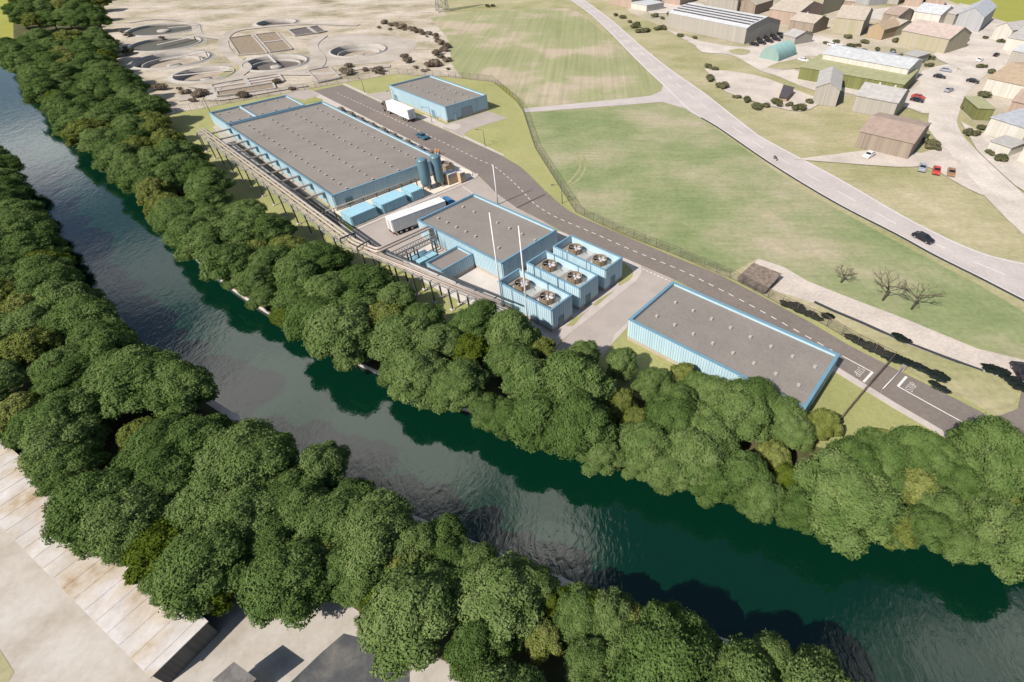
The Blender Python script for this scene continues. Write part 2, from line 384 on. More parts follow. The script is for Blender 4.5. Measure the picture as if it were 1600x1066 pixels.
#@@SECTION ground
# ------------------------------------------------------------------ river banks, land, water
RB = smoothline([(-249, 241.5), (-188.8, 184.4), (-153.1, 153.0), (-110.4, 116.3), (-84.3, 91.5), (-66.2, 77.3), (-48.2, 65.6), (-37.9, 59.4), (-21.8, 51.4), (-6.7, 45.0), (6.6, 39.8), (22.5, 34.6), (37.1, 30.7), (49.2, 27.9), (75, 23), (130, 14)], 5)
LB = smoothline([(-330, 285), (-252, 222), v2(P(-22, 210)), v2(P(8, 247)), v2(P(50, 317)), v2(P(103, 405)), (-88.7, 71.6), (-72.2, 60.0), (-48.9, 46.5), (-30.9, 36.6), (-17.4, 30.8), (-2.8, 25.0), (6.1, 21.8), (14, 19), (24.4, 15.2), (40, 9.5), (75, 1), (130, -8)], 5)
far = 4000
right_land = [Vector((p.x, p.y)) for p in RB]+[Vector((far, -200)), Vector((far, far)), Vector((-far, far)), Vector((-far, 241.5))]
left_land = [Vector((p.x, p.y)) for p in LB]+[Vector((far, -300)), Vector((far, -far)), Vector((-far, -far)), Vector((-far, 232))]
BASINS = [(255, 46, 15.4), (259, 69, 14.4), (268, 93.5, 14.4), (319, 116, 10.6), (430, 98.5, 12.4), (560, 79, 11.8), (432, 36, 9.6)]
HOLES = [(P(u, v), r_+.2) for u, v, r_ in BASINS]
area('ground', right_land, 0.0, 'outer', 0, HOLES)
area('ground', left_land, 0.0, 'nearground', 0)
wpoly = [(-900, 241)]+[(p.x-.2, p.y+.2) for p in RB]+[(400, -20), (400, -60)]+[(p.x-.2, p.y-.2) for p in LB][::-1]+[(-900, 232)]
wtop = area('river_water', wpoly, -0.9, 'water')
def quay(name, line, side, label):
    mb = MB(); n = len(line); vs = []
    for i, p in enumerate(line):
        d = (line[min(i+1, n-1)]-line[max(i-1, 0)]).normalized(); nr = Vector((-d.y, d.x))*side
        q = p+nr*0.9; o = p-nr*0.05
        vs += [(q.x, q.y, 0.05), (o.x, o.y, 0.05), (o.x, o.y, -2.0)]
    mb.add(vs, [f for i in range(n-1) for f in ((3*i, 3*i+3, 3*i+4, 3*i+1), (3*i+1, 3*i+4, 3*i+5, 3*i+2))])
    tag(mb.build(name, 'concrete_lt'), label, 'quay wall')
quay('quay_wall', RB, 1, 'pale concrete quay edge along the works side of the river')
quay('quay_wall', LB, -1, 'pale concrete quay edge along the tree bank near the grey warehouse')
ends = MB(); ends.add([(-900, 241.5, 0), (-249, 241.5, 0), (-249, 241.5, -2), (-900, 241.5, -2)], [(0, 1, 2, 3)])
tag(ends.build('quay_wall', 'concrete_lt'), 'short concrete wall where the river meets the far meadow', 'quay wall')

Z = [0.0]
def layer():
    Z[0] += 0.012; return Z[0]
# broad cover: dry brown land behind the works, dry grass round the town
area('terrain', [v2(RB[6]), v2(RB[2]), Vector((-246, 262))]+[v2(p) for p in px((150, -40), (480, -60), (905, -60), (905, 20), (690, 40), (735, 140), (600, 120), (255, 182))], layer(), 'brownland', 0, HOLES)
area('terrain', [v2(p) for p in px((660, -60), (1440, -60), (1480, 0), (1530, 20), (1600, 44), (1900, 120), (1900, 760), (1500, 700), (1300, 560), (1050, 390), (900, 335), (820, 170), (700, 30))], layer(), 'verge')
area('terrain', [v2(p) for p in px((925, -60), (1440, -60), (1480, 0), (1530, 20), (1600, 44), (1900, 120), (1900, 330), (1600, 260), (1470, 150), (1290, 150), (1200, 100), (1075, 60), (985, 20))], layer(), 'dryland')
area('field', [v2(p) for p in px((672, 28), (760, 17), (888, 13), (906, 20), (960, 65), (1022, 118), (1036, 132), (1032, 143), (1015, 150), (975, 154), (817, 169), (800, 141), (770, 128), (722, 123), (706, 100), (700, 60))], layer(), 'field_a')
area('field', [v2(p) for p in px((820, 177), (972, 166), (1034, 161), (1072, 172), (1105, 192), (1250, 295), (1400, 378), (1530, 446), (1640, 512), (1640, 572), (1525, 543), (1417, 500), (1325, 466), (1262, 440), (1200, 410), (1182, 405), (1140, 428), (1049, 396), (900, 334), (877, 298), (836, 232))], layer(), 'field_b')
# wheel ruts in the lower field
for a in ([(898, 238), (905, 250), (906, 262), (898, 275), (886, 288)], [(909, 238), (914, 250), (914, 264), (905, 280), (890, 290)]):
    ribbon('track', smoothline(px(*a)), 0.55, layer(), 'verge')
area('track', [v2(p) for p in px((1185, 405), (1225, 418), (1262, 440), (1325, 465), (1417, 500), (1525, 545), (1640, 573), (1640, 640), (1592, 607), (1535, 582), (1475, 560), (1407, 535), (1350, 507), (1272, 474), (1200, 452), (1160, 436))], layer(), 'track')
# highway
HL = [(872, -12), (925, 25), (997, 97), (1037, 135), (1075, 172), (1120, 199), (1200, 254), (1300, 315), (1400, 367), (1460, 400), (1530, 435), (1600, 471), (1720, 530)]
HR_ = [(896, -12), (950, 27), (1000, 70), (1047, 108), (1100, 145), (1169, 199), (1200, 220), (1312, 280), (1425, 345), (1525, 392), (1600, 412), (1720, 440)]
hl = [v2(p) for p in smoothline(px(*HL), 4)]; hr = [v2(p) for p in smoothline(px(*HR_), 4)]
area('road', hl+hr[::-1], layer(), 'oldroad')
area('road', [v2(p) for p in px((817, 170), (975, 155), (1017, 150), (1033, 143), (1038, 130), (1060, 155), (1085, 180), (1070, 170), (1035, 160), (972, 165), (820, 176.5))], layer(), 'oldroad')
zl = layer()
def along(pts, a, b):
    """part of a polyline between arc lengths a and b"""
    out = []; s = 0
    for p, q in zip(pts, pts[1:]):
        L = (q-p).length
        if L < 1e-6: continue
        t0, t1 = max(0, (a-s)/L), min(1, (b-s)/L)
        if t0 < t1:
            if not out: out.append(p.lerp(q, t0))
            out.append(p.lerp(q, t1))
        s += L
    return out
def plen(pts): return sum((q-p).length for p, q in zip(pts, pts[1:]))
def inset(line, other_sign, d):
    out = []
    for i, p in enumerate(line):
        t = (line[min(i+1, len(line)-1)]-line[max(i-1, 0)]).normalized(); out.append(p+Vector((-t.y, t.x))*d*other_sign)
    return out
ribbon('road_marking', inset(hl, 1, 0.5), 0.2, zl, 'paint'); ribbon('road_marking', inset(hr, -1, 0.5), 0.2, zl, 'paint')
def centre(pxs): return [v2(p) for p in smoothline(px(*pxs), 6)]
hc = centre([(884, -12), (938, 27), (975, 62), (1030, 105), (1075, 147), (1145, 199), (1200, 237), (1306, 298), (1412, 357), (1528, 413), (1600, 441), (1720, 485)])
dm = MB()
def dash(mb, line, start, end, on, off, w, z):
    s = start
    while s < end:
        seg = along(line, s, min(end, s+on))
        if len(seg) >= 2:
            d = (seg[-1]-seg[0]).normalized(); n = Vector((-d.y, d.x))*w/2; a, b = seg[0], seg[-1]
            mb.add([(a.x-n.x, a.y-n.y, z), (b.x-n.x, b.y-n.y, z), (b.x+n.x, b.y+n.y, z), (a.x+n.x, a.y+n.y, z)], [(0, 1, 2, 3)])
        s += on+off
dash(dm, hc, 0, plen(hc), 6, 6, 0.16, zl); dm.build('road_marking', 'paint')['kind'] = 'structure'
kb = MB()  # dark strip built in place of the shade beside the raised road
for i in range(len(hl)-1):
    if i > 17:
        a, b = hl[i], hl[i+1]; kb.beam((a.x, a.y, .13), (b.x, b.y, .13), 0.3, 0.3)
kb.build('kerb', 'kerbdark')['kind'] = 'structure'
# town street and paved yards
sl = [(1580, 60), (1540, 80), (1502, 105), (1470, 140), (1456, 156), (1450, 190), (1452, 205), (1470, 226), (1500, 262), (1532, 300), (1575, 345), (1640, 405)]
sr = [(1660, 60), (1600, 75), (1544, 114), (1512, 146), (1497, 180), (1497, 199), (1515, 225), (1562, 270), (1620, 322), (1700, 380)]
area('road', [v2(p) for p in smoothline(px(*sl), 3)]+[v2(p) for p in smoothline(px(*sr), 3)][::-1], layer(), 'townyard')
ribbon('road_marking', [v2(p) for p in smoothline(px(*[(u-6, v+5) for u, v in sr[2:]]), 3)], 0.15, layer(), 'oldroad')
YARDS = [
 [(1035, 44), (1080, 60), (1100, 66), (1165, 74), (1215, 60), (1250, 50), (1300, 62), (1335, 82), (1300, 92), (1260, 88), (1236, 106), (1285, 128), (1272, 142), (1210, 118), (1190, 112), (1165, 98), (1140, 86), (1097, 82), (1085, 68)],
 [(1245, 120), (1420, 150), (1475, 140), (1500, 100), (1440, 118), (1420, 150), (1405, 165), (1450, 178), (1448, 160), (1400, 168)],
 [(1330, 24), (1400, 10), (1480, 6), (1530, 24), (1600, 46), (1600, 90), (1540, 82), (1520, 100), (1490, 90), (1470, 50), (1400, 40)],
 [(985, 5), (1060, 2), (1100, 8), (1060, 20), (1000, 22)],
 [(1240, 250), (1400, 262), (1450, 262), (1500, 290), (1540, 306), (1500, 262), (1470, 226), (1440, 240), (1330, 232)],
 [(1100, 108), (1180, 118), (1240, 140), (1280, 158), (1250, 175), (1180, 160), (1120, 140)],
]
ymats = ['townyard', 'townyard', 'townyard', 'townyard', 'track', 'track']
for yp, ym in zip(YARDS, ymats):
    if yp is YARDS[1]: yp = [(1245, 120), (1290, 138), (1405, 165), (1450, 178), (1462, 150), (1500, 100), (1440, 112), (1425, 140), (1300, 128)]
    area('pavement', [v2(p) for p in smoothline(px(*yp), 3)][:-1], layer(), ym)
area('pavement', [v2(p) for p in smoothline(px((1478, 60), (1540, 70), (1600, 90), (1600, 130), (1545, 112), (1520, 130), (1498, 108), (1470, 96), (1455, 84)), 3)][:-1], layer(), 'townyard')
area('pavement', [v2(p) for p in smoothline(px((1500, 190), (1540, 212), (1600, 240), (1640, 300), (1600, 300), (1560, 268), (1515, 225)), 3)][:-1], layer(), 'townyard')
area('lawn', [v2(p) for p in smoothline(px((1138, 80), (1155, 77), (1172, 80), (1165, 86), (1145, 85), (1138, 80)), 3)][:-1], layer(), 'verge')
area('lawn', [v2(p) for p in px((1198, 106), (1215, 99), (1262, 90), (1275, 96), (1250, 108), (1225, 110))], layer(), 'verge')

# ---- works site
Zs = 0.20
fence_pts = [(255, 181), (300, 173.5), (390, 157), (450, 146.5), (490, 139), (587, 122), (616, 116.5), (653, 119.5), (700, 121.5), (770, 128.8), (807.5, 160), (817.5, 175), (836, 232), (858, 267), (877.5, 298), (900, 333), (928, 347), (971, 366.5), (1019, 386), (1049, 397), (1100, 419), (1145, 438), (1215, 475), (1282, 506), (1337, 539), (1392.5, 566)]
FL = [v2(p) for p in px(*fence_pts)]
lawn = FL+[v2(p) for p in px((1487, 620), (1551, 653), (1560, 660), (1640, 700), (1700, 760))]
bank_in = [v2(p) for p in RB if -146 < p.x < 60]
area('lawn', lawn+bank_in[::-1], Zs, 'lawn')
area('woodland_floor', [v2(p) for p in RB if p.x < 66]+[v2(P(u, v, 4.5)) for u, v in ((1640, 735), (1531, 712), (1457, 706), (1374, 704), (1292, 668), (1175, 650), (1110, 632), (1070, 612), (1022, 604), (972, 578), (910, 566), (845, 556), (800, 536), (745, 510), (690, 512), (625, 498), (588, 468), (535, 447), (500, 424), (450, 392), (385, 352), (345, 328), (300, 285), (268, 248), (242, 210), (200, 160), (176, 118), (150, 65), (150, 10), (170, -40))]+[v2(p) for p in px((20, -40))], Zs+0.006, 'forest_soil')  # woodland soil, its dark tone also standing in for shade under the crowns
zr = Zs+0.012
RU = [(535, 133.4), (597, 162.5), (651, 185), (725, 217.5), (786, 245.5), (812, 261), (827, 274), (850, 297.5), (877.5, 322), (890, 331), (906.6, 340), (950, 358.5), (1049, 401), (1125, 431), (1190, 464.5), (1265, 504.5), (1325, 540.5), (1400, 579), (1485, 621), (1551, 655)]
RD = [(490, 143), (532, 164), (572, 184), (606, 202), (630, 213.5), (665.6, 231.5), (707, 252), (747.5, 275), (775, 302.5), (807, 326), (850, 347.5), (877, 363), (920, 382), (974, 404), (1050, 436.5), (1180, 503), (1305, 573), (1400, 632), (1450, 661), (1540, 715), (1640, 780)]
ru = [v2(p) for p in px(*RU)]; rd = [v2(p) for p in px(*RD)]
area('road', ru+[v2(p) for p in px((1551, 655), (1590, 640), (1596, 612), (1600, 590), (1700, 560), (1800, 700), (1740, 800))][1:]+rd[::-1], zr, 'asphalt')
area('lawn', [v2(p) for p in px((1396, 570), (1400, 579), (1485, 621), (1549, 653.5), (1551, 649), (1487, 616.5), (1407, 577.5))], zr+0.03, 'lawn')
area('verge', [v2(p) for p in px((1405, 573), (1440, 580), (1500, 570), (1560, 590), (1594, 604), (1596, 612), (1593, 620), (1586, 628), (1575, 635), (1560, 640), (1545, 641.5), (1530, 641), (1510, 632), (1487, 620))], zr+0.012, 'verge')
zp0 = zr+0.012; zcount = [0]
class _ZP:
    def __add__(s, o): zcount[0] += 1; return zp0+o+zcount[0]*0.0009
zp = _ZP()
# kerbed pavement along the lower road edge and round the yards
area('pavement', [v2(p) for p in px((476, 140), (490, 143), (532, 164), (606, 202), (665.6, 231.5), (707, 252), (747.5, 275), (747, 280), (738, 290), (722, 300), (690, 300), (688, 249), (600, 203), (503, 158))], zp+0.0, 'paver', 0.12)
area('pavement', [v2(p) for p in px((535, 132.5), (597, 161.5), (651, 184), (725, 216.5), (786, 244.5), (788, 243), (727, 213.5), (655, 183), (600, 159), (540, 131.5))], zp+0.0, 'paver', 0.12)
area('pavement', [v2(p) for p in px((1298, 570), (1305, 573), (1400, 632), (1450, 661), (1500, 691), (1494, 695), (1440, 665), (1393, 638), (1295, 577))], zp+0.0, 'paver', 0.12)
# concrete yard between the big hall and the middle building
yard = [v2(p) for p in px((552, 360), (640, 322), (724, 287), (740, 281), (748, 277), (775, 302.5), (807, 326), (850, 347.5), (866, 358), (870, 372), (800, 500), (755, 488), (700, 463), (653, 437), (603, 400), (570, 379), (545, 366))]
area('yard', yard, zp+0.012, 'yard')
area('yard', [v2(p) for p in px((653, 437), (690, 423), (745, 420), (790, 437), (800, 500), (755, 488), (700, 463))], zp+0.03, 'concrete_lt')
area('pavement', [v2(p) for p in px((640, 402), (690, 372), (716, 386), (662, 412))], zp+0.03, 'concrete_lt')
# cream slab under silos and containers
area('platform', [v2(p) for p in smoothline(px((531, 338), (555, 357.5)), 1)+px((640, 322), (724, 286))+smoothline(px((724, 286), (735, 279.5), (738.5, 273), (733, 268), (724, 265)), 4)[1:]+px((690, 249), (600, 262), (517, 330))], zp+0.16, 'cream', 0.15)
area('pavement', [v2(p) for p in px((545, 366), (556, 362.5), (640, 326), (727, 289.5), (742, 282), (748, 275), (746, 272), (740, 280), (726, 286.5), (640, 322), (556, 358.5))], zp+0.10, 'paver', 0.1)
ribbon('road_marking', [v2(p) for p in px((722, 292), (750, 312))], 0.12, zp+0.03, 'paint')
# concrete strip between the hall and the pipe rack
area('pavement', [v2(p) for p in px((333, 199), (345, 195), (358, 204), (524, 334), (548, 366), (530, 358), (430, 285), (352, 226))], zp+0.0, 'concrete')
area('channel', [v2(p) for p in px((369, 226), (376, 224), (523, 340), (535, 356), (520, 350))], zp+0.012, 'asphalt2')  # dark strip painted for the shade by the rack
# concrete lane between cooling units and lower warehouse
area('road', [v2(p) for p in px((1001, 416), (1050, 437), (1052, 440), (982, 505), (940, 560), (860, 560), (891, 522), (994, 440), (1003, 426))], zp+0.0, 'yard')
area('pavement', [v2(p) for p in px((974, 404), (1001, 416), (1003, 426), (994, 440), (891, 522), (850, 560), (838, 540), (878, 515), (966, 450), (966, 438))], zp+0.012, 'paver')
area('pavement', [v2(p) for p in px((862, 363), (877, 363.5), (920, 382.5), (974, 405), (968, 452), (880, 518), (845, 550), (790, 500), (775, 450))], zp+0.002, 'paver')
area('lawn', [v2(p) for p in smoothline(px((972, 411), (985, 420), (989, 430), (983, 440), (966, 449)), 3)], zp+0.024, 'lawn')
area('lawn', [v2(p) for p in px((926, 478.5), (935, 470), (962, 454), (954, 461), (932, 479.5))], zp+0.024, 'lawn')
area('lawn', [v2(p) for p in px((884, 511.5), (896, 500), (924, 483.5), (914, 490.5), (896, 511))], zp+0.024, 'lawn')
area('pavement', [v2(p) for p in px((979, 515), (982, 505), (960, 524), (955, 540))], zp+0.012, 'paver')
mb = MB(); dash(mb, [v2(p) for p in px((1004, 422), (1046, 441))], 0, 9, 0.45, 0.45, 0.2, zp+0.02)
dash(mb, [v2(p) for p in px((703, 205), (722, 216))], 0, 12, 0.5, 0.5, 0.15, zp+0.02)
mb.build('road_marking', 'paint')['kind'] = 'structure'
# forecourt of the upper building
area('yard', [v2(p) for p in px((688, 194), (699, 195), (763, 174.5), (793, 186), (757, 197), (735, 204), (727, 209), (725, 215.5), (694, 203))], zp+0.0, 'yard')
area('pavement', [v2(p) for p in smoothline(px((655, 183), (700, 202), (714, 203), (720, 199), (718, 195), (706, 194)), 3)]+[v2(p) for p in px((698, 197), (665, 180))], zp+0.02, 'paver')
area('yard', [v2(p) for p in px((572, 149), (608, 143), (616, 160), (600, 160), (585, 154))], zp+0.0, 'yard')
area('yard', [v2(p) for p in px((440, 150), (478, 140), (490, 143), (500, 150), (476, 158))], zp+0.0, 'yard')
area('lawn', [v2(p) for p in smoothline(px((474, 163), (478, 157), (490, 154), (502, 155.5), (505, 158)), 3)], zp+0.03, 'lawn')
# works road markings
zm = zr+0.014
wc = centre([(525, 145.5), (531, 148.5), (597, 178.5), (642, 199.5), (673, 214.5), (699.4, 227), (726.6, 240), (750, 251.6), (770, 260), (790, 275), (812.5, 296), (831, 316), (850, 330), (876, 344), (922.5, 363.5), (958, 379.4), (995.7, 395.8), (1038, 413), (1079, 431), (1166, 475), (1265, 530), (1300, 549.5)])
mb = MB(); dash(mb, wc, 0, plen(wc), 1.15, 1.15, 0.16, zm)
mb.build('road_marking', 'paint')['kind'] = 'structure'
ribbon('road_marking', [v2(p) for p in px((1315, 557.5), (1364, 584))], 0.16, zm, 'paint')
ribbon('road_marking', [v2(p) for p in px((1402.5, 605.5), (1450, 632), (1502.5, 661))], 0.16, zm, 'paint')
ribbon('road_marking', [v2(p) for p in px((1362.5, 583), (1348.5, 598.5))], 0.36, zm+0.004, 'paint')
ribbon('road_marking', [v2(p) for p in px((1415.5, 590), (1402, 605.5))], 0.36, zm+0.004, 'paint')
ribbon('joint', [v2(p) for p in px((806, 327), (852, 305))], 0.5, zm, 'asphalt2')
def stop(u, v, du, dv, hgt=0.82):
    mb = MB(); w_ = hgt*.40; x = -(4*w_+3*hgt*.17)/2
    G_ = {'S': [[(1, .85), (.75, 1), (.25, 1), (0, .85), (0, .62), (.25, .52), (.75, .48), (1, .36), (1, .15), (.75, 0), (.25, 0), (0, .15)]],
          'T': [[(0, 1), (1, 1)], [(.5, 1), (.5, 0)]], 'O': [[(.3, 0), (0, .2), (0, .8), (.3, 1), (.7, 1), (1, .8), (1, .2), (.7, 0), (.3, 0)]],
          'P': [[(0, 0), (0, 1), (.7, 1), (1, .85), (1, .62), (.7, .48), (0, .48)]]}
    for ch in 'STOP':
        for st in G_[ch]:
            for (x0, y0), (x1, y1) in zip(st, st[1:]):
                a_ = Vector((x+x0*w_, (y0-.5)*hgt, 0)); b_ = Vector((x+x1*w_, (y1-.5)*hgt, 0)); d_ = (b_-a_).normalized()*0.02; n_ = Vector((-d_.y, d_.x, 0)).normalized()*0.035
                a_ -= d_; b_ += d_; mb.add([a_-n_, b_-n_, b_+n_, a_+n_], [(0, 1, 2, 3)])
        x += w_+hgt*.17
    o = mb.build('stop_marking', 'paint'); a = P(u, v); d = P(u+du, v+dv)-a
    o.location = (a.x, a.y, zm+0.006); o.rotation_euler = (0, 0, math.atan2(d.y, d.x)); o['kind'] = 'structure'
stop(1423, 606, 7, -8, 1.0); stop(1341.5, 582.5, -7, 8, 1.0)
# near bank: pale ground patch and a shadow painted as dark ground
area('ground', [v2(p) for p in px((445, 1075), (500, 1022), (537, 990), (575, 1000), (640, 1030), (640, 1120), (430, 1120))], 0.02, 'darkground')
area('lawn', [v2(p) for p in px((-20, 1010), (0, 1015), (22, 1050), (8, 1075), (-30, 1080))], 0.02, 'verge')
area('woodland_floor', [v2(p) for p in LB if p.x < 75]+[v2(p) for p in px((1500, 1300), (900, 1120), (640, 1010), (545, 945), (330, 915), (230, 905), (60, 720), (-200, 600))], 0.03, 'forest_soil')
#@@SECTION buildings
# ------------------------------------------------------------------ works buildings
BQ = {  # centre x, y, width, length (per metre of camera height above the roof), axis angle
 'hall': (-1.33806, 2.56460, 0.53122, 1.19389, -0.748777), 'annex': (-1.91260, 3.03382, 0.43181, 0.26157, -0.748777),
 'mid': (-0.40265, 1.73296, 0.28887, 0.47097, -0.677642), 'u3': (-0.01391, 1.54747, 0.10238, 0.23968, -0.677642),
 'u2': (-0.10005, 1.44241, 0.10155, 0.23991, -0.677642), 'u1': (-0.18460, 1.33180, 0.10085, 0.23963, -0.677642),
 'low': (0.40390, 1.10357, 0.25252, 0.54809, -0.678187), 'up': (-0.96811, 3.38756, 0.30918, 0.60808, -0.745262)}
def frame(k, h):
    a, b, w, l, yaw = BQ[k]; s = H-h
    return a*s, b*s, w*s, l*s, yaw
def ring(mb, x0, x1, y0, y1, z, w, h, mi=0):
    for c, sz in (((x0+x1)/2, y0+w/2), (x1-x0, w)), (((x0+x1)/2, y1-w/2), (x1-x0, w)), ((x0+w/2, (y0+y1)/2), (w, y1-y0-2*w)), ((x1-w/2, (y0+y1)/2), (w, y1-y0-2*w)):
        mb.box((c[0], c[1], z), (sz[0], sz[1], h), 0, mi)
vent_mb = MB(); vent_mb.box((0, 0, 0), (0.38, 0.38, 0.24)); vent_mb.box((0, 0, 0.24), (0.48, 0.48, 0.08))
VENT = vent_mb.mesh('roof_vent', 'vent')
def shed(name, label, k, h, vents, roofdrop=0.55, plinth=0.8, cap=0.42, pitch=0.42, sides=None):
    cx, cy, w, l, yaw = frame(k, h)
    t = thing(name, label, 'building', (cx, cy, Zs), yaw)
    hh = h-Zs; x0, x1, y0, y1 = -l/2, l/2, -w/2, w/2
    e = 0.10
    wl = MB()
    z0 = plinth if plinth else 0.0
    c = [(x0+e, y0+e), (x1-e, y0+e), (x1-e, y1-e), (x0+e, y1-e)]
    for i in range(4): wl.corr(c[i], c[(i+1) % 4], z0, hh-0.12, pitch)
    i2 = cap-0.06
    d = [(x0+i2, y0+i2), (x0+i2, y1-i2), (x1-i2, y1-i2), (x1-i2, y0+i2)]
    for i in range(4): wl.corr(d[i], d[(i+1) % 4], hh-roofdrop-0.02, hh-0.12, pitch, 0.04)
    wl.build('wall', 'clad', t)
    if plinth:
        pl = MB(); ring(pl, x0+0.06, x1-0.06, y0+0.06, y1-0.06, -0.05, 0.25, plinth+0.05); pl.build('plinth', 'plinth', t)
    rf = MB(); rf.box((0, 0, hh-roofdrop-0.2), (l-2*i2+0.02, w-2*i2+0.02, 0.2)); rf.build('roof', 'gravel', t)
    cp = MB(); ring(cp, x0, x1, y0, y1, hh-0.13, cap, 0.13); cp.build('coping', 'coping', t)
    for x, y in vents: inst('roof_vent', VENT, t, (x, y, hh-roofdrop))
    return t, (x0, x1, y0, y1, hh)
def door(t, side, pos, w, h, fr, name='door', mat='door', z0=0.0):
    x0, x1, y0, y1, hh = fr; mb = MB(); fm = MB(); hd = MB()
    def put(m, along_, out, ww, th, zz, hgt):
        if side == 'x1': m.box((x1+out, along_, zz), (th, ww, hgt))
        elif side == 'x0': m.box((x0-out, along_, zz), (th, ww, hgt))
        elif side == 'y0': m.box((along_, y0-out, zz), (ww, th, hgt))
        else: m.box((along_, y1+out, zz), (ww, th, hgt))
    put(mb, pos, 0.03, w, 0.10, z0, h)
    for q in (-1, 1): put(fm, pos+q*(w/2+0.06), 0.04, 0.12, 0.16, z0, h+0.12)
    put(fm, pos, 0.04, w, 0.16, z0+h, 0.12)
    d = mb.build(name, mat, t); fm.build('frame', 'coping', d)
    if w < 1.6:
        put(hd, pos+w*.36, 0.11, 0.05, 0.05, z0+1.0, 0.18); hd.build('handle', 'steel_lt', d)
    return d
def grid(k, h, rows, cols, xs, ys):
    return [(xs[0]+(xs[1]-xs[0])*i/(cols-1), y) for y in ys for i in range(cols)]
# big production hall
cx, cy, w, l, yaw = frame('hall', 4.3)
hall_v = [(-l/2+l*(0.065+0.905*i/17)*1.0, -w/2+w*f) for f in (0.155, 0.385, 0.625, 0.86) for i in range(18)]
hall, hf = shed('production_hall', 'biggest blue clad hall with a long grey gravel roof beside the pipe rack', 'hall', 4.3, hall_v, pitch=0.5)
door(hall, 'x1', -w/2+3.6, 1.6, 2.3, hf)
cx, cy, w2, l2, yaw = frame('annex', 4.2)
ann_v = [(x, -w2/2+w2*f) for x in (-l2*0.32, l2*0.30) for f in (0.08, 0.19, 0.32, 0.47, 0.64, 0.82)]
annex, af = shed('hall_annex', 'lower blue annex with two gravel roof bays behind the big hall', 'annex', 4.2, ann_v, pitch=0.5)
mb = MB(); mb.box((0, -w2/2+w2*0.375, af[4]-0.57), (l2-0.9, 0.4, 0.55)); mb.build('parapet', 'clad2', annex)
mb = MB(); mb.box((0, -w2/2+w2*0.375, af[4]-0.02), (l2-0.84, 0.44, 0.06)); mb.build('coping', 'coping', annex)
# middle building and its side room
cx, cy, w, l, yaw = frame('mid', 4.75)
mv = [(-l/2+l*(0.10+0.142*i), -w/2+w*0.66) for i in (0, 1, 3, 4, 5, 6)]+[(-l/2+l*(0.09+0.115*i), -w/2+w*0.24) for i in (0, 1, 2, 3, 4, 6.3)]
midb, mf = shed('compressor_building', 'middle blue building with a square gravel roof behind the three cooling units', 'mid', 4.75, mv)
door(midb, 'y0', -l/2+4.6, 1.2, 2.2, mf)
sa = [P(664.4, 410.4, 3.6), P(714.4, 383.5, 3.6), P(738.2, 396.3, 3.6), P(690, 423.8, 3.6)]
cxa = sum((p.x for p in sa))/4; cya = sum((p.y for p in sa))/4
BQ['side'] = (cxa/(H-3.6), cya/(H-3.6), 7.9/(H-3.6), 4.75/(H-3.6), -0.677642)
side, sf = shed('pump_room', 'small blue lean to room with gravel roof joined to the middle building', 'side', 3.6, [], cap=0.3)
# lower warehouse and upper building
cx, cy, w, l, yaw = frame('low', 4.7)
lv = [(-l/2+l*(0.115+0.1165*i), w*0.165) for i in range(8)]+[(-l/2+l*(0.10+0.1165*i), -w*0.205) for i in range(8)]
lowb, lf = shed('warehouse', 'long blue warehouse with gravel roof between the river trees and the STOP lines', 'low', 4.7, lv, pitch=0.45, cap=0.5)
cx, cy, w, l, yaw = frame('up', 5.2)
uv_ = [(-l/2+l*(0.13+0.111*i), -w*0.17) for i in range(8)]+[(-l/2+l*(0.36+0.105*i), w*0.2) for i in range(6)]
upb, uf = shed('workshop', 'blue workshop with grey shutter and gravel roof across the road from the hall', 'up', 5.2, uv_)
sh = door(upb, 'x1', -w/2+8.0, 4.2, 3.0, uf, 'shutter_door', 'shutter')
m2 = MB()
for i in range(10): m2.box((uf[1]+0.1, -w/2+8.0, 0.12+i*0.29), (0.05, 4.1, 0.03))
m2.build('slat', 'coping', sh)
door(upb, 'x1', -w/2+3.2, 1.2, 2.2, uf, mat='clad2')
for pos in (-l/2+3.2, -l/2+l*0.78):
    door(upb, 'y0', pos, 1.3, 2.3, uf, mat='coping', z0=0.0)
    dp = MB(); dp.tube([(pos+1.6, -w/2-0.08, 0), (pos+1.6, -w/2-0.08, 3.4)], 0.06, 8); dp.build('downpipe', 'steel_lt', upb)

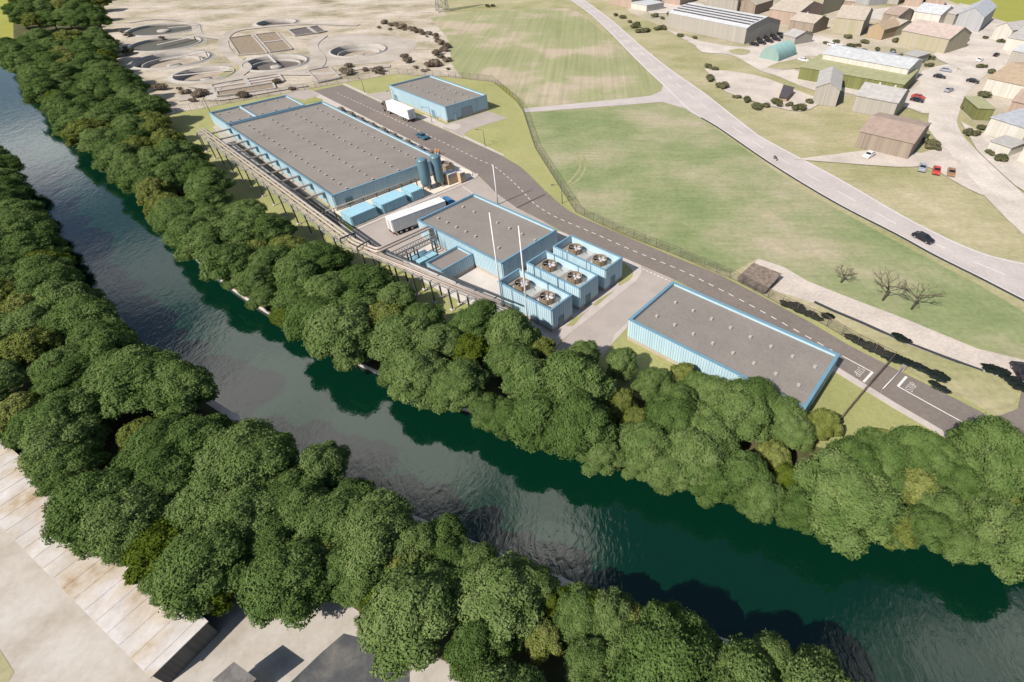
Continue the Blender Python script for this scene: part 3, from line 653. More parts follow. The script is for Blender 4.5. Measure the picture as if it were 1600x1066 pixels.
# cooling units
def cooling(k, label, doorpos):
    h = 5.2; cx, cy, w, l, yaw = frame(k, h)
    t = thing('cooling_unit', label, 'cooling unit', (cx, cy, Zs), yaw, 'cooling units beside the lane')
    hh = h-Zs; x0, x1, y0, y1 = -l/2, l/2, -w/2, w/2; e = 0.08; zd = hh-1.55
    wl = MB(); c = [(x0+e, y0+e), (x1-e, y0+e), (x1-e, y1-e), (x0+e, y1-e)]
    for i in range(4): wl.corr(c[i], c[(i+1) % 4], 0.75, hh-0.1, 0.5, 0.10)
    i2 = 0.3; d = [(x0+i2, y0+i2), (x0+i2, y1-i2), (x1-i2, y1-i2), (x1-i2, y0+i2)]
    for i in range(4): wl.corr(d[i], d[(i+1) % 4], zd-0.05, hh-0.1, 0.46, 0.04)
    wl.build('wall', 'clad', t)
    pl = MB(); ring(pl, x0+0.05, x1-0.05, y0+0.05, y1-0.05, -0.05, 0.25, 0.8); pl.build('plinth', 'plinth', t)
    cp = MB(); ring(cp, x0, x1, y0, y1, hh-0.11, 0.36, 0.11); cp.build('coping', 'coping', t)
    for xx in (-l*0.21, l*0.24):
        for yy in (y0-0.02, y1+0.02):
            dp = MB(); dp.box((xx, yy, 0.1), (0.16, 0.12, hh-0.25)); dp.build('downpipe', 'coping', t)
    dk = MB(); n = 4; xs = [x0+i2+(l-2*i2)*i/n for i in range(n+1)]
    for i in range(n): dk.box(((xs[i]+xs[i+1])/2, 0, zd-0.12-0.02*(i % 2)), (xs[i+1]-xs[i], w-2*i2, 0.12), 0, (0, 1)[i % 2])
    dk.build('deck', ['deck', 'deck2'], t)
    for fx in (-l*0.235, l*0.235):
        sk = MB(); sk.lathe([(1.95, 0), (1.72, 0.07), (1.5, 0.14), (1.36, 0.24)], (fx, 0.05, zd), 32, 1)
        sk.lathe([(1.36, 0.2), (1.36, 1.36), (1.30, 1.36), (1.28, 0.55), (1.28, 0.3)], (fx, 0.05, zd), 32, 0, False)
        sk.lathe([(1.28, 0.3), (0.0, 0.3)], (fx, 0.05, zd), 32)
        f = sk.build('fan_shroud', ['fan', 'deck2'], t)
        for q in range(4):
            a = math.pi/4+q*math.pi/2; rb = MB(); rb.box((fx+1.39*math.cos(a), 0.05+1.39*math.sin(a), zd+0.2), (0.07, 0.07, 1.1), a); rb.build('strut', 'steel_dark', f)
        hb = MB(); hb.lathe([(0.0, 1.42), (0.22, 1.40), (0.27, 1.2), (0.27, 0.85), (0.0, 0.85)], (fx, 0.05, zd), 14); hb.build('hub', 'blade', f)
        for q in range(6):
            a = 0.3+q*math.pi/3; b = MB(); ca, sa_ = math.cos(a), math.sin(a); pts = []
            for r_, wd, tw in ((0.25, 0.11, 0.10), (0.7, 0.20, 0.11), (1.16, 0.23, 0.08)):
                for sgn in (-1, 1):
                    pts.append((fx+ca*r_-sa_*wd*sgn, 0.05+sa_*r_+ca*wd*sgn, zd+1.10+tw*sgn))
            top = [(p[0], p[1], p[2]+0.03) for p in pts]
            b.add(pts+top, [(6, 8, 9, 7), (8, 10, 11, 9), (0, 1, 3, 2), (2, 3, 5, 4), (0, 2, 8, 6), (2, 4, 10, 8), (1, 7, 9, 3), (3, 9, 11, 5), (4, 5, 11, 10)])
            b.build('fan_blade', 'blade', f)
        rail = MB(); rail.beam((fx+1.25, 0.3, zd+1.2), (fx+2.3, 1.0, zd+0.1), 0.12, 0.06); rail.build('fan_stay', 'fan', t)
    door(t, 'x1', doorpos*w, 1.15, 2.15, (x0, x1, y0, y1, hh))
    return t
cooling('u1', 'blue cooling unit with two rooftop fans nearest the river trees', -0.06)
cooling('u2', 'middle blue cooling unit of three with two rooftop fans', -0.06)
cooling('u3', 'blue cooling unit with two rooftop fans next to the works road', -0.06)

# silos
def silo(u, v, label, htop):
    b = P(u, v, Zs); t = thing('silo', label, 'silo', (b.x, b.y, Zs+0.2), 0.3, 'silos by the hall'); r = 1.32
    body = MB(); body.lathe([(0.15, 0.75), (0.6, 0.85), (1.05, 1.1), (r-0.04, 1.45), (r, 1.6), (r, htop-0.5), (r-0.07, htop-0.28), (r-0.3, htop-0.1), (r-0.75, htop), (0.0, htop+0.03)], (0, 0, 0), 40)
    body.build('shell', 'tank', t)
    bd = MB(); bd.lathe([(r+0.02, htop-0.62), (r+0.05, htop-0.58), (r+0.05, htop-0.50), (r+0.02, htop-0.46)], (0, 0, 0), 40); bd.build('rim_band', 'tank', t)
    for q in range(4):
        a = q*math.pi/2+0.5; lg = MB(); x, y = 1.12*math.cos(a), 1.12*math.sin(a)
        lg.box((x, y, 0.05), (0.2, 0.2, 1.6), a); lg.box((x, y, 0), (0.4, 0.4, 0.05), a); lg.build('leg', 'wood', t)
    hp = MB(); hp.tube([(0, 0, 0.8), (0, 0, 0.3), (0.6, -0.4, 0.25)], 0.1, 8); hp.build('outlet_pipe', 'steel_mid', t)
silo(668.5, 296, 'tall blue silo on legs beside the containers', 8.0)
silo(688.5, 290.5, 'tall blue silo on legs beside the tan crates', 8.0)
# containers
def cont(bl, br, back, label, hgt=2.35):
    A, B, Cc = P(*bl, 0.35), P(*br, 0.35), P(*back, 0.35)
    d = (B-A); L = d.length; d.normalize(); nrm = Vector((-d.y, d.x, 0)); w = abs((Cc-A).dot(nrm)); w = min(max(w, 2.3), 4.2)
    c = (A+B)/2+nrm*w/2; t = thing('container', label, 'container', (c.x, c.y, 0.39), math.atan2(d.y, d.x), 'containers in front of the hall')
    x, y = L/2, w/2; s = MB(); q = [(-x, -y), (x, -y), (x, y), (-x, y)]
    for i in range(4): s.corr(q[i], q[(i+1) % 4], 0.12, hgt, 0.42, 0.10)
    s.build('side_panel', 'container', t)
    tp = MB(); tp.box((0, 0, hgt-0.02), (L+0.12, w+0.12, 0.08))
    n = int(L/0.5)
    for i in range(n): tp.box((-x+0.3+i*(L-0.6)/(n-1), 0, hgt+0.06), (0.2, w-0.2, 0.03))
    tp.build('top_panel', 'container', t)
    b = MB(); ring(b, -x-0.06, x+0.06, -y-0.06, y+0.06, 0, 0.2, 0.13); b.build('base_rail', 'coping', t)
    for e in (-1, 1):
        dr = MB(); dr.box((-x-0.09, e*w*0.24, 0.2), (0.05, w*0.46, hgt-0.35)); dd = dr.build('door', 'container', t)
        rod = MB(); rod.tube([(-x-0.14, e*w*0.12, 0.2), (-x-0.14, e*w*0.12, hgt-0.2)], 0.025, 6); rod.build('lock_rod', 'steel_lt', dd)
cont((552.2, 355), (591.2, 338.2), (541, 342.5), 'pale blue ribbed container at the end nearest the pipe rack')
cont((600, 335.3), (637.5, 319.0), (589.5, 325), 'longer pale blue ribbed container between two shorter ones')
cont((645, 316.2), (663, 308.3), (634.7, 306.5), 'short pale blue ribbed container next to the silos')
#@@SECTION props
# crates and pallets
def crate(u, v, sx, sy, sz, rz, label, kind):
    b = P(u, v, 0.3); t = thing('crate_stack', label, 'crate', (b.x, b.y, 0.38), rz, None)
    p = MB()
    for i in (-1, 0, 1): p.box((0, i*sy*0.42, 0), (sx, 0.12, 0.1))
    for i in range(5): p.box((-sx/2+sx*(i+.5)/5, 0, 0.1), (sx/5*0.8, sy, 0.03))
    p.build('pallet', 'wood', t)
    nx, ny = (2, 2) if kind != 'cage' else (1, 1)
    if kind == 'carton':
        for i in range(nx):
            for j in range(ny):
                c = MB(); hh = sz*(1-0.03*((i+j) % 2)); c.box((-sx/4+i*sx/2, -sy/4+j*sy/2, 0.14), (sx/2-0.02, sy/2-0.02, hh)); c.box((-sx/4+i*sx/2, -sy/4+j*sy/2, 0.14+hh), (0.12, sy/2-0.06, 0.01))
                cc = c.build('carton', 'carton', t)
                w_ = MB(); w_.box((-sx/4+i*sx/2+0.05, -sy/4+j*sy/2, 0.155+hh), (sx/2-0.25, sy/2-0.2, 0.012)); w_.box((-sx/4+i*sx/2-.05, -sy/2-0.008, 0.14+hh*.6), (sx/3.2, 0.012, hh*.4)); w_.build('film', 'wrap', cc)
    else:
        b_ = MB(); b_.box((0, 0, 0.14), (sx-0.15, sy-0.15, sz-0.1)); b_.build('load', 'pallet_lt', t)
        n = 9
        sl_ = MB()
        for i in range(n):
            xx = -sx/2+sx*i/(n-1)
            for yy in (-sy/2, sy/2): sl_.box((xx, yy, 0.14), (0.1, 0.06, sz))
        for i in range(7):
            yy = -sy/2+sy*i/6
            for xx in (-sx/2, sx/2): sl_.box((xx, yy, 0.14), (0.06, 0.1, sz))
        sl_.build('slat', 'wood', t)
        for i in range(3):
            tp = MB(); tp.box((-sx*.3+i*sx*.3, (i-1)*0.3, sz+0.05), (sx*.3, sy*.5, 0.3), 0.2*i); tp.build('bundle', 'pallet', t)
ry = -0.72
crate(705, 285, 3.0, 2.6, 2.6, ry+1.57, 'tall tan carton stack under clear film beside the blue silo', 'carton')
crate(719.5, 283, 1.6, 2.9, 2.5, ry+1.57, 'narrow tan carton stack at the tip of the cream platform', 'carton')
crate(698.5, 266.5, 3.2, 2.6, 1.9, ry, 'slatted tan crate with dark bundles on top by the pavement', 'cage')
def pallet_mesh(seed):
    r = random.Random(seed); mb = MB()
    for i in range(3): mb.box((0, (i-1)*1.0, 0), (2.5, 0.14, 0.12))
    base = mb; ld = MB(); tp = MB()
    for i in range(3):
        for j in range(3):
            hgt = 1.2+r.uniform(-0.2, 0.25); ld.box((-0.9+i*0.9, -0.9+j*0.9, 0.12), (0.82, 0.82, hgt), r.uniform(-.06, .06))
            tp.lathe([(0.44, 0), (0.40, 0.16), (0.25, 0.27), (0, 0.3)], (-0.9+i*0.9, -0.9+j*0.9, 0.12+hgt), 8)
    return base, ld, tp
pt = None
SPX = [(533.8, 168.8), (549.5, 176.6), (565, 185), (582, 193.5), (599.8, 201.8), (616, 210), (637.5, 220.6), (657, 230), (674, 238)]
for i in range(9):
    b = P(SPX[i][0]-2.5, SPX[i][1]+2.5, 1.5)
    lab = ['leftmost', 'second', 'third', 'fourth', 'fifth', 'sixth', 'seventh', 'eighth', 'last'][i]
    lab = lab+' pallet of taupe sacks along the hall, counting from the far gate'
    if pt is None:
        pt = thing('sack_pallet', lab, 'pallet', (b.x, b.y, Zs+0.13), ry, 'sack pallets between hall and road')
        a_, b_, c_ = pallet_mesh(5); a_.build('pallet', 'wood', pt); b_.build('sack_stack', 'pallet', pt); c_.build('sack', 'pallet', pt)
    else: copy_tree(pt, (b.x, b.y, Zs+0.13), ry+rnd.uniform(-.08, .08), lab)

# ------------------------------------------------------------------ pipe rack
RZ = 5.2
A0 = v2(P(306.3, 206.9, RZ)); A1 = v2(P(482, 340.5, RZ)); dirA = (A1-A0).normalized(); bend = A0+dirA*((v2(P(545, 386, RZ))-A0).dot(dirA))
E1 = v2(P(786, 486, RZ-0.2)); dirB = (E1-bend).normalized()
nA = Vector((-dirA.y, dirA.x)); nB = Vector((-dirB.y, dirB.x)); Wd = 2.7
o = thing('pipe_rack', 'long elevated steel pipe rack with two fat pipes between hall and river trees', 'pipe rack', (A0.x, A0.y, Zs), 0)
def L3(p, z): return (p.x-A0.x, p.y-A0.y, z-Zs)
lenA = (bend-A0).length; lenB = (E1-bend).length
mit = (nA+nB).normalized(); mit = mit/mit.dot(nA)
for off, nm, m_, ww, hh_ in ((0, 'rail', 'steel_mid', 0.14, 0.2), (Wd, 'rail', 'steel_dark', 0.2, 0.24)):
    mb = MB(); mb.beam(L3(A0+nA*off, RZ), L3(bend+mit*off, RZ), ww, hh_); mb.build(nm, m_, o)
    mb = MB(); mb.beam(L3(bend+mit*off, RZ), L3(E1+nB*off, RZ-0.2), ww, hh_); mb.build(nm, m_, o)
mb = MB(); mb.beam(L3(A0+nA*0.05, RZ-1.0), L3(bend+mit*0.05, RZ-1.0), 0.12, 0.14); mb.build('lower_rail', 'steel_mid', o)
def post(p, z1, parent, w_=0.24):
    m = MB(); m.box(L3(p, Zs+0.2), (w_, w_, z1-Zs-0.2), math.atan2(dirA.y, dirA.x)); q = m.build('post', 'steel_dark', parent)
    f = MB(); f.box(L3(p, Zs), (0.75, 0.75, 0.22), math.atan2(dirA.y, dirA.x)); f.build('footing', 'concrete_lt', q)
ts = [0.1, 2.4]; s = 9.4
while s < lenA-1: ts.append(s); s += 6.62
for s in ts:
    for off in (0, Wd): post(A0+dirA*s+nA*off, RZ-0.1, o)
    mb = MB(); mb.beam(L3(A0+dirA*s, RZ-0.2), L3(A0+dirA*s+nA*Wd, RZ-0.2), 0.16, 0.16); mb.build('cross_beam', 'steel_dark', o)
s = 3.3
while s < lenA-2:
    mb = MB(); mb.beam(L3(A0+dirA*s, RZ-0.1), L3(A0+dirA*s+nA*Wd*0.4, RZ-0.1), 0.3, 0.18); mb.build('bracket', 'steel_dark', o); s += 3.31
s = 4.0
while s < lenB-1:
    for off in (0, Wd*0.72): post(bend+dirB*s+nB*off, RZ-0.2, o)
    mb = MB(); mb.beam(L3(bend+dirB*s, RZ-0.25), L3(bend+dirB*s+nB*Wd, RZ-0.25), 0.16, 0.16); mb.build('cross_beam', 'steel_dark', o)
    s += 4.4
# portal frames at the bend
for q, d_, n_ in ((bend-dirA*2.2, dirA, nA), (bend+dirB*3.2, dirB, nB)):
    mb = MB(); a = q-n_*0.1; b = q+n_*(Wd+0.25)
    mb.beam(L3(a, RZ+1.1), L3(b, RZ+1.1), 0.24, 0.24); mb.beam(L3(a, RZ), L3(a, RZ+1.0), 0.22, 0.22); mb.beam(L3(b, RZ), L3(b, RZ+1.0), 0.22, 0.22); mb.build('portal_frame', 'steel_dark', o)
# pipes
bpx = v2(P(594, 392.5, RZ+0.45)); wpx = v2(P(684, 351.5, RZ+0.4))
dC = (wpx-bpx).normalized(); wpx = wpx-dC*1.5
def elbow(p0, c, p1, r=1.0, n=6):
    a = c+(p0-c).normalized()*r; b = c+(p1-c).normalized()*r
    return [p0]+[(a*(1-t)**2+c*2*t*(1-t)+b*t*t) for t in [i/n for i in range(n+1)]]+[p1]
for i, off in enumerate((Wd*0.50, Wd*0.80)):
    z = RZ+0.45; sh_ = (i)*0.95
    c1 = bend+mit*off; turn = bpx-dC*sh_*0.15+Vector((-dC.y, dC.x))*sh_
    # intersect dirB run with branch line
    e3 = lambda p, zz=z: Vector(L3(p, zz))
    den = dirB.x*dC.y-dirB.y*dC.x; dp = turn-c1; tt = (dp.x*dC.y-dp.y*dC.x)/den; c2 = c1+dirB*tt
    endp = c2+dC*((wpx-c2).dot(dC))
    pts = [e3(A0+nA*off-dirA*0.4), e3(c1-dirA*0.6), e3(c1+dirB*0.6)]
    pts = pts+elbow(e3(c1+dirB*0.7), e3(c2), e3(c2+dC*2.0), 1.0)[1:]
    pts = pts+elbow(e3(c2+dC*2.1), e3(endp), e3(endp, 3.2), 0.9)[1:]
    pts += [e3(endp+dC*0.25, 2.75), e3(endp+dC*1.6, 2.7)]
    mb = MB(); mb.tube(pts, 0.25, 12); mb.build('large_pipe', 'pipe', o)
for off, r_, zz in ((Wd*0.10, 0.09, 0.22), (Wd*0.22, 0.12, 0.25), (Wd*0.32, 0.07, 0.2)):
    mb = MB(); mb.tube([L3(A0+nA*off, RZ+zz), L3(bend+mit*off, RZ+zz), L3(E1+nB*off-dirB*2, RZ-0.2+zz)], r_, 8); mb.build('small_pipe', 'pipe', o)
for off in (Wd*0.45, Wd*0.58):
    mb = MB(); mb.tube([L3(bend+mit*off+dirB*5, RZ+0.2), L3(E1+nB*off-dirB*1.5, RZ)], 0.1, 8); mb.build('small_pipe', 'pipe', o)
# wall arms to the hall
hx, hy, hw, hl_, hyaw = frame('hall', 4.3); hc_ = Vector((hx, hy)); hu = Vector((math.cos(hyaw), math.sin(hyaw))); hv = Vector((-hu.y, hu.x))
for i in range(10):
    wp = hc_+hu*(-hl_/2+3.0+i*6.62)-hv*(hw/2)
    st_ = A0+dirA*((wp-A0).dot(dirA))+nA*(Wd*0.95)
    mb = MB()
    for q in (-0.28, 0.0, 0.28): mb.beam(L3(st_+dirA*q, RZ-1.35), L3(wp+dirA*q+nA*0.1, RZ-1.35), 0.17, 0.2)
    ar = mb.build('wall_arm', 'arm', o)
    m2 = MB(); pp = wp-nA*0.28; m2.box(L3(pp, RZ-2.6), (0.8, 0.4, 1.45), hyaw); m2.build('bracket', 'coping', ar)
# walkway truss along the branch
mb = MB(); nC = Vector((dC.y, -dC.x)); tw0 = bpx+nC*0.9+dC*1.0; tw1 = wpx+nC*0.9-dC*0.6
for off in (0, 1.3):
    for z in (RZ-1.3, RZ-0.2): mb.beam(L3(tw0+nC*off, z), L3(tw1+nC*off, z), 0.12, 0.12)
    n = 16; Lc = (tw1-tw0).length
    for i in range(n):
        a = tw0+nC*off+dC*Lc*i/n; b = tw0+nC*off+dC*Lc*(i+1)/n
        mb.beam(L3(a, RZ-1.3), L3(b, RZ-0.2), 0.05, 0.05); mb.beam(L3(a, RZ-0.2), L3(b, RZ-1.3), 0.05, 0.05)
for i in range(24):
    a = tw0+dC*Lc*i/23; mb.beam(L3(a, RZ-1.3), L3(a+nC*1.3, RZ-1.3), 0.07, 0.05)
mb.build('walkway_truss', 'steel_mid', o)
for f in (0.36, 0.52, 0.93):
    for off in (0, 1.3): post(tw0+dC*Lc*f+nC*off, RZ-1.3, o, 0.22)
mb = MB(); q0 = bpx+nC*1.2+dC*0.6; mb.beam(L3(q0, RZ+0.2), L3(q0+dirB*5.5, RZ), 0.2, 0.2); mb.beam(L3(q0+dirB*5.5, RZ), L3(q0+dirB*5.2+nC*3-dC*1, RZ), 0.2, 0.2); mb.build('side_beam', 'steel_mid', o)
mb = MB(); q1 = q0+dirB*4.5; mb.beam(L3(q1, RZ), L3(q1+dirB*13.5, RZ-0.5), 0.4, 0.12); mb.build('cable_tray', 'steel_lt', o)
# pipe along the front of the hall, on its own posts
fp = thing('front_pipe_run', 'thin brown pipe on posts along the front wall of the hall behind containers', 'pipe', (0, 0, 0))
a = P(500, 333.5, 3.3); b = P(646.5, 279.3, 3.3)
mb = MB(); mb.tube([a, b, b+Vector((0.35, 0.2, -0.3)), b+Vector((0.45, 0.25, -2.4))], 0.14, 8); mb.build('pipe', 'arm', fp)
mb = MB(); mb.tube([a+Vector((.3, -.3, -0.5)), b+Vector((.3, -.3, -0.5))], 0.07, 8); mb.build('conduit', 'steel_mid', fp)
for f in (0.13, 0.29, 0.43, 0.57, 0.71, 0.85, 0.96):
    p_ = a.lerp(b, f); m = MB(); m.box((p_.x, p_.y, Zs), (0.18, 0.18, 3.3-Zs), 0.7); m.build('post', 'steel_dark', fp)
# blue tank and boxes by the pump room
ax = math.atan2(P(664, 394).y-P(642, 405).y, P(664, 394).x-P(642, 405).x)
c = P(653.5, 404, 0.9); t = thing('pressure_tank', 'pale blue lying cylinder tank beside two blue boxes', 'tank', (c.x, c.y, Zs), ax)
mb = MB(); mb.tube([(-2.1, 0, 1.15), (-1.95, 0, 1.15), (1.95, 0, 1.15), (2.1, 0, 1.15)], [0.55, 0.78, 0.78, 0.55], 20); mb.build('shell', 'container', t)
for x in (-1.3, 1.3):
    m = MB(); m.box((x, 0, 0), (0.3, 1.3, 0.7)); m.build('saddle', 'coping', t)
m = MB(); m.box((0, 0.7, 0.75), (4.2, 0.12, 0.14)); m.build('rail', 'coping', t)
for uvp, lab in (((660.5, 412), 'pale blue equipment box near the pipe rack end of the lying tank'), ((674, 405), 'pale blue equipment box between lying tank and pump room wall')):
    c = P(*uvp, 0.8); t = thing('equipment_box', lab, 'equipment box', (c.x, c.y, Zs), ax)
    m = MB(); m.box((0, 0, 0.15), (2.1, 1.7, 1.5)); m.build('body', 'container', t); m = MB(); m.box((0, 0, 1.65), (2.25, 1.85, 0.1)); m.build('lid', 'container', t)
    m = MB(); ring(m, -1.0, 1.0, -0.8, 0.8, 0, 0.15, 0.15); m.build('base_rail', 'steel_dark', t)
rl = thing('guard_railing', 'blue tube railing along the river side of the pump room', 'railing', (0, 0, 0))
pa, pb = P(653, 418, 1.2), P(690, 437, 1.2); m = MB(); m.beam(pa, pb, 0.09, 0.09); m.beam(pa-Vector((0, 0, .5)), pb-Vector((0, 0, .5)), 0.07, 0.07); m.build('rail', 'coping', rl)
for f in (0.02, 0.25, 0.5, 0.75, 0.98):
    q = pa.lerp(pb, f); m = MB(); m.box((q.x, q.y, Zs), (0.09, 0.09, 1.2-Zs)); m.build('post', 'coping', rl)

# masts, lamp posts
def mast(u, v, z, label):
    b = P(u, v, z); t = thing('mast', label, 'mast', (b.x, b.y, Zs), 0, 'slim pale masts')
    m = MB(); m.tube([(0, 0, 0.1), (0, 0, (z-Zs)*.45), (0, 0, z-Zs)], [0.17, 0.14, 0.09], 12); m.build('pole', 'white', t)
    m = MB(); m.lathe([(0.35, 0), (0.35, 0.12), (0.2, 0.14), (0.2, 0.3)], (0, 0, 0), 12); m.build('base_plate', 'steel_mid', t)
    m = MB(); m.box((0, 0, z-Zs), (0.1, 0.1, 0.35)); m.box((-0.12, 0, (z-Zs)*.62), (0.3, 0.08, 0.08)); m.build('bracket', 'steel_mid', t)
mast(764.5, 332, 19.6, 'tall pale mast in front of the middle building, left of its partner')
mast(810, 352.5, 19.2, 'tall pale mast standing against the river side cooling unit')
mast(770, 257.5, H*(1-v2(P(778.6, 321)).length/v2(P(770, 257.5)).length), 'tall pale mast by the road behind the middle building')
def lamp(u, v, hu_, hv_, hgt, label):
    b = P(u, v, Zs); hd = P(hu_, hv_, hgt); d = v2(hd)-v2(b); ln = min(max(d.length, 0.8), 2.6)
    t = thing('street_lamp', label, 'street lamp', (b.x, b.y, Zs), math.atan2(d.y, d.x), 'street lamps of the works')
    m = MB(); m.tube([(0, 0, 0), (0, 0, hgt*.5), (0, 0, hgt-Zs)], [0.09, 0.075, 0.055], 8); m.build('pole', 'steel_dark', t)
    m = MB(); m.tube([(0, 0, hgt-Zs-.02), (ln*.6, 0, hgt-Zs+0.08), (ln, 0, hgt-Zs+0.1)], 0.04, 6); m.build('arm', 'steel_dark', t)
    m = MB(); m.box((ln+0.25, 0, hgt-Zs+0.02), (0.7, 0.28, 0.12)); m.build('lamp_head', 'steel_dark', t)
lamp(758.3, 229, 746, 203, 5.0, 'dark street lamp on the lawn below the workshop forecourt')
lamp(675.2, 192.5, 661, 168, 5.0, 'dark street lamp on the verge in front of the workshop')
lamp(570, 145, 561, 123, 5.0, 'dark street lamp on the lawn near the far gate')
lamp(878.5, 318, 865, 289.5, 5.0, 'dark street lamp beside the fence at the road bend')
lamp(617, 158, 604, 143.5, 4.2, 'dark street lamp at the left corner of the workshop')
lamp(328, 175, 318, 157.5, 5.0, 'dark street lamp by the fence behind the hall annex')

# ------------------------------------------------------------------ fences, barrier
def fence(name, pts, h, label, step=3.0, mesh=0.42, mat='steel_dark', w=0.05, slant=True):
    pts = [v2(p) for p in pts]; L = plen(pts)
    t = thing(name, label, 'fence', (pts[0].x, pts[0].y, Zs)); ox, oy = pts[0].x, pts[0].y
    n = max(2, int(L/step)); me = None
    pm = MB(); pm.tube([(0, 0, -0.2), (0, 0, h+0.12)], 0.05, 6); me = pm.mesh('post', mat)
    n = min(n, 98)
    for i in range(n+1):
        q = along(pts, L*i/n-0.001 if i else 0, L*i/n+0.001)
        if q: inst('post', me, t, (q[-1].x-ox, q[-1].y-oy, 0))
    for z in (0.06, h):
        m = MB()
        for a, b in zip(pts, pts[1:]): m.beam((a.x-ox, a.y-oy, z), (b.x-ox, b.y-oy, z), 0.05, 0.05)
        m.build('rail', mat, t)
    m = MB()
    for a, b in zip(pts, pts[1:]):
        Ls = (b-a).length; k = int(Ls/mesh)+1; d = (b-a).normalized(); nr = Vector((-d.y, d.x))*w*0.5
        for i in range(k):
            for sg in (1, -1):
                s0 = mesh*i; s1 = s0+h*0.9*sg; z0, z1 = 0.08, h-0.02
                if s1 < 0: z1 = z0+(z1-z0)*(s0/(s0-s1)); s1 = 0
                if s1 > Ls: z1 = z0+(z1-z0)*((Ls-s0)/(s1-s0)); s1 = Ls
                if s0 > Ls or z1-z0 < 0.05: continue
                A = a+d*s0; B = a+d*s1
                m.add([(A.x-ox-d.x*w/2, A.y-oy-d.y*w/2, z0), (A.x-ox+d.x*w/2, A.y-oy+d.y*w/2, z0), (B.x-ox+d.x*w/2, B.y-oy+d.y*w/2, z1), (B.x-ox-d.x*w/2, B.y-oy-d.y*w/2, z1)], [(0, 1, 2, 3)])
    m.build('wire_mesh', mat, t)
fence('mesh_fence', FL[:8], 2.2, 'dark wire mesh fence between the works and the settling basins', 4.0, 0.8, w=0.05)
fence('mesh_fence', FL[7:16], 2.2, 'dark wire mesh fence between the works lawn and the green fields', 3.2, 0.5, mat='mesh_brown', w=0.06)
fence('mesh_fence', FL[15:], 2.1, 'dark wire mesh fence along the upper road edge down to the gate', 2.9, 0.40, mat='mesh_brown', w=0.05)
GP = px((1392.5, 566), (1352, 612), (1309, 664)); gl = [v2(p) for p in GP]
fence('gate_fence', gl, 2.1, 'closed brown mesh gate crossing the road between the STOP lines', 2.0, 0.13, mat='mesh_brown', w=0.06)
fence('mesh_fence', px((612, 443), (641, 464), (645, 467)), 1.9, 'short dark fence panel half hidden under trees by the pipe rack', 2.4, 0.4, w=0.04)
b0 = P(1411, 575, 0.9); b1 = P(1379, 608.5, 0.9); d = v2(b1)-v2(b0)
t = thing('road_barrier', 'white barrier arm lowered across the road from a brown post', 'barrier', (b0.x, b0.y, Zs), math.atan2(d.y, d.x))
m = MB(); m.box((-0.1, 0, 0), (0.5, 0.7, 1.05)); m.box((-0.1, 0, 1.05), (0.56, 0.76, 0.06)); m.build('housing', 'arm', t)
m = MB(); m.tube([(0.1, 0, 0.85), (d.length, 0, 0.85)], [0.09, 0.06], 8); m.build('boom', 'white', t)
m = MB(); m.box((d.length+.1, 0, 0), (0.09, 0.09, 0.85)); m.build('rest_post', 'arm', t)

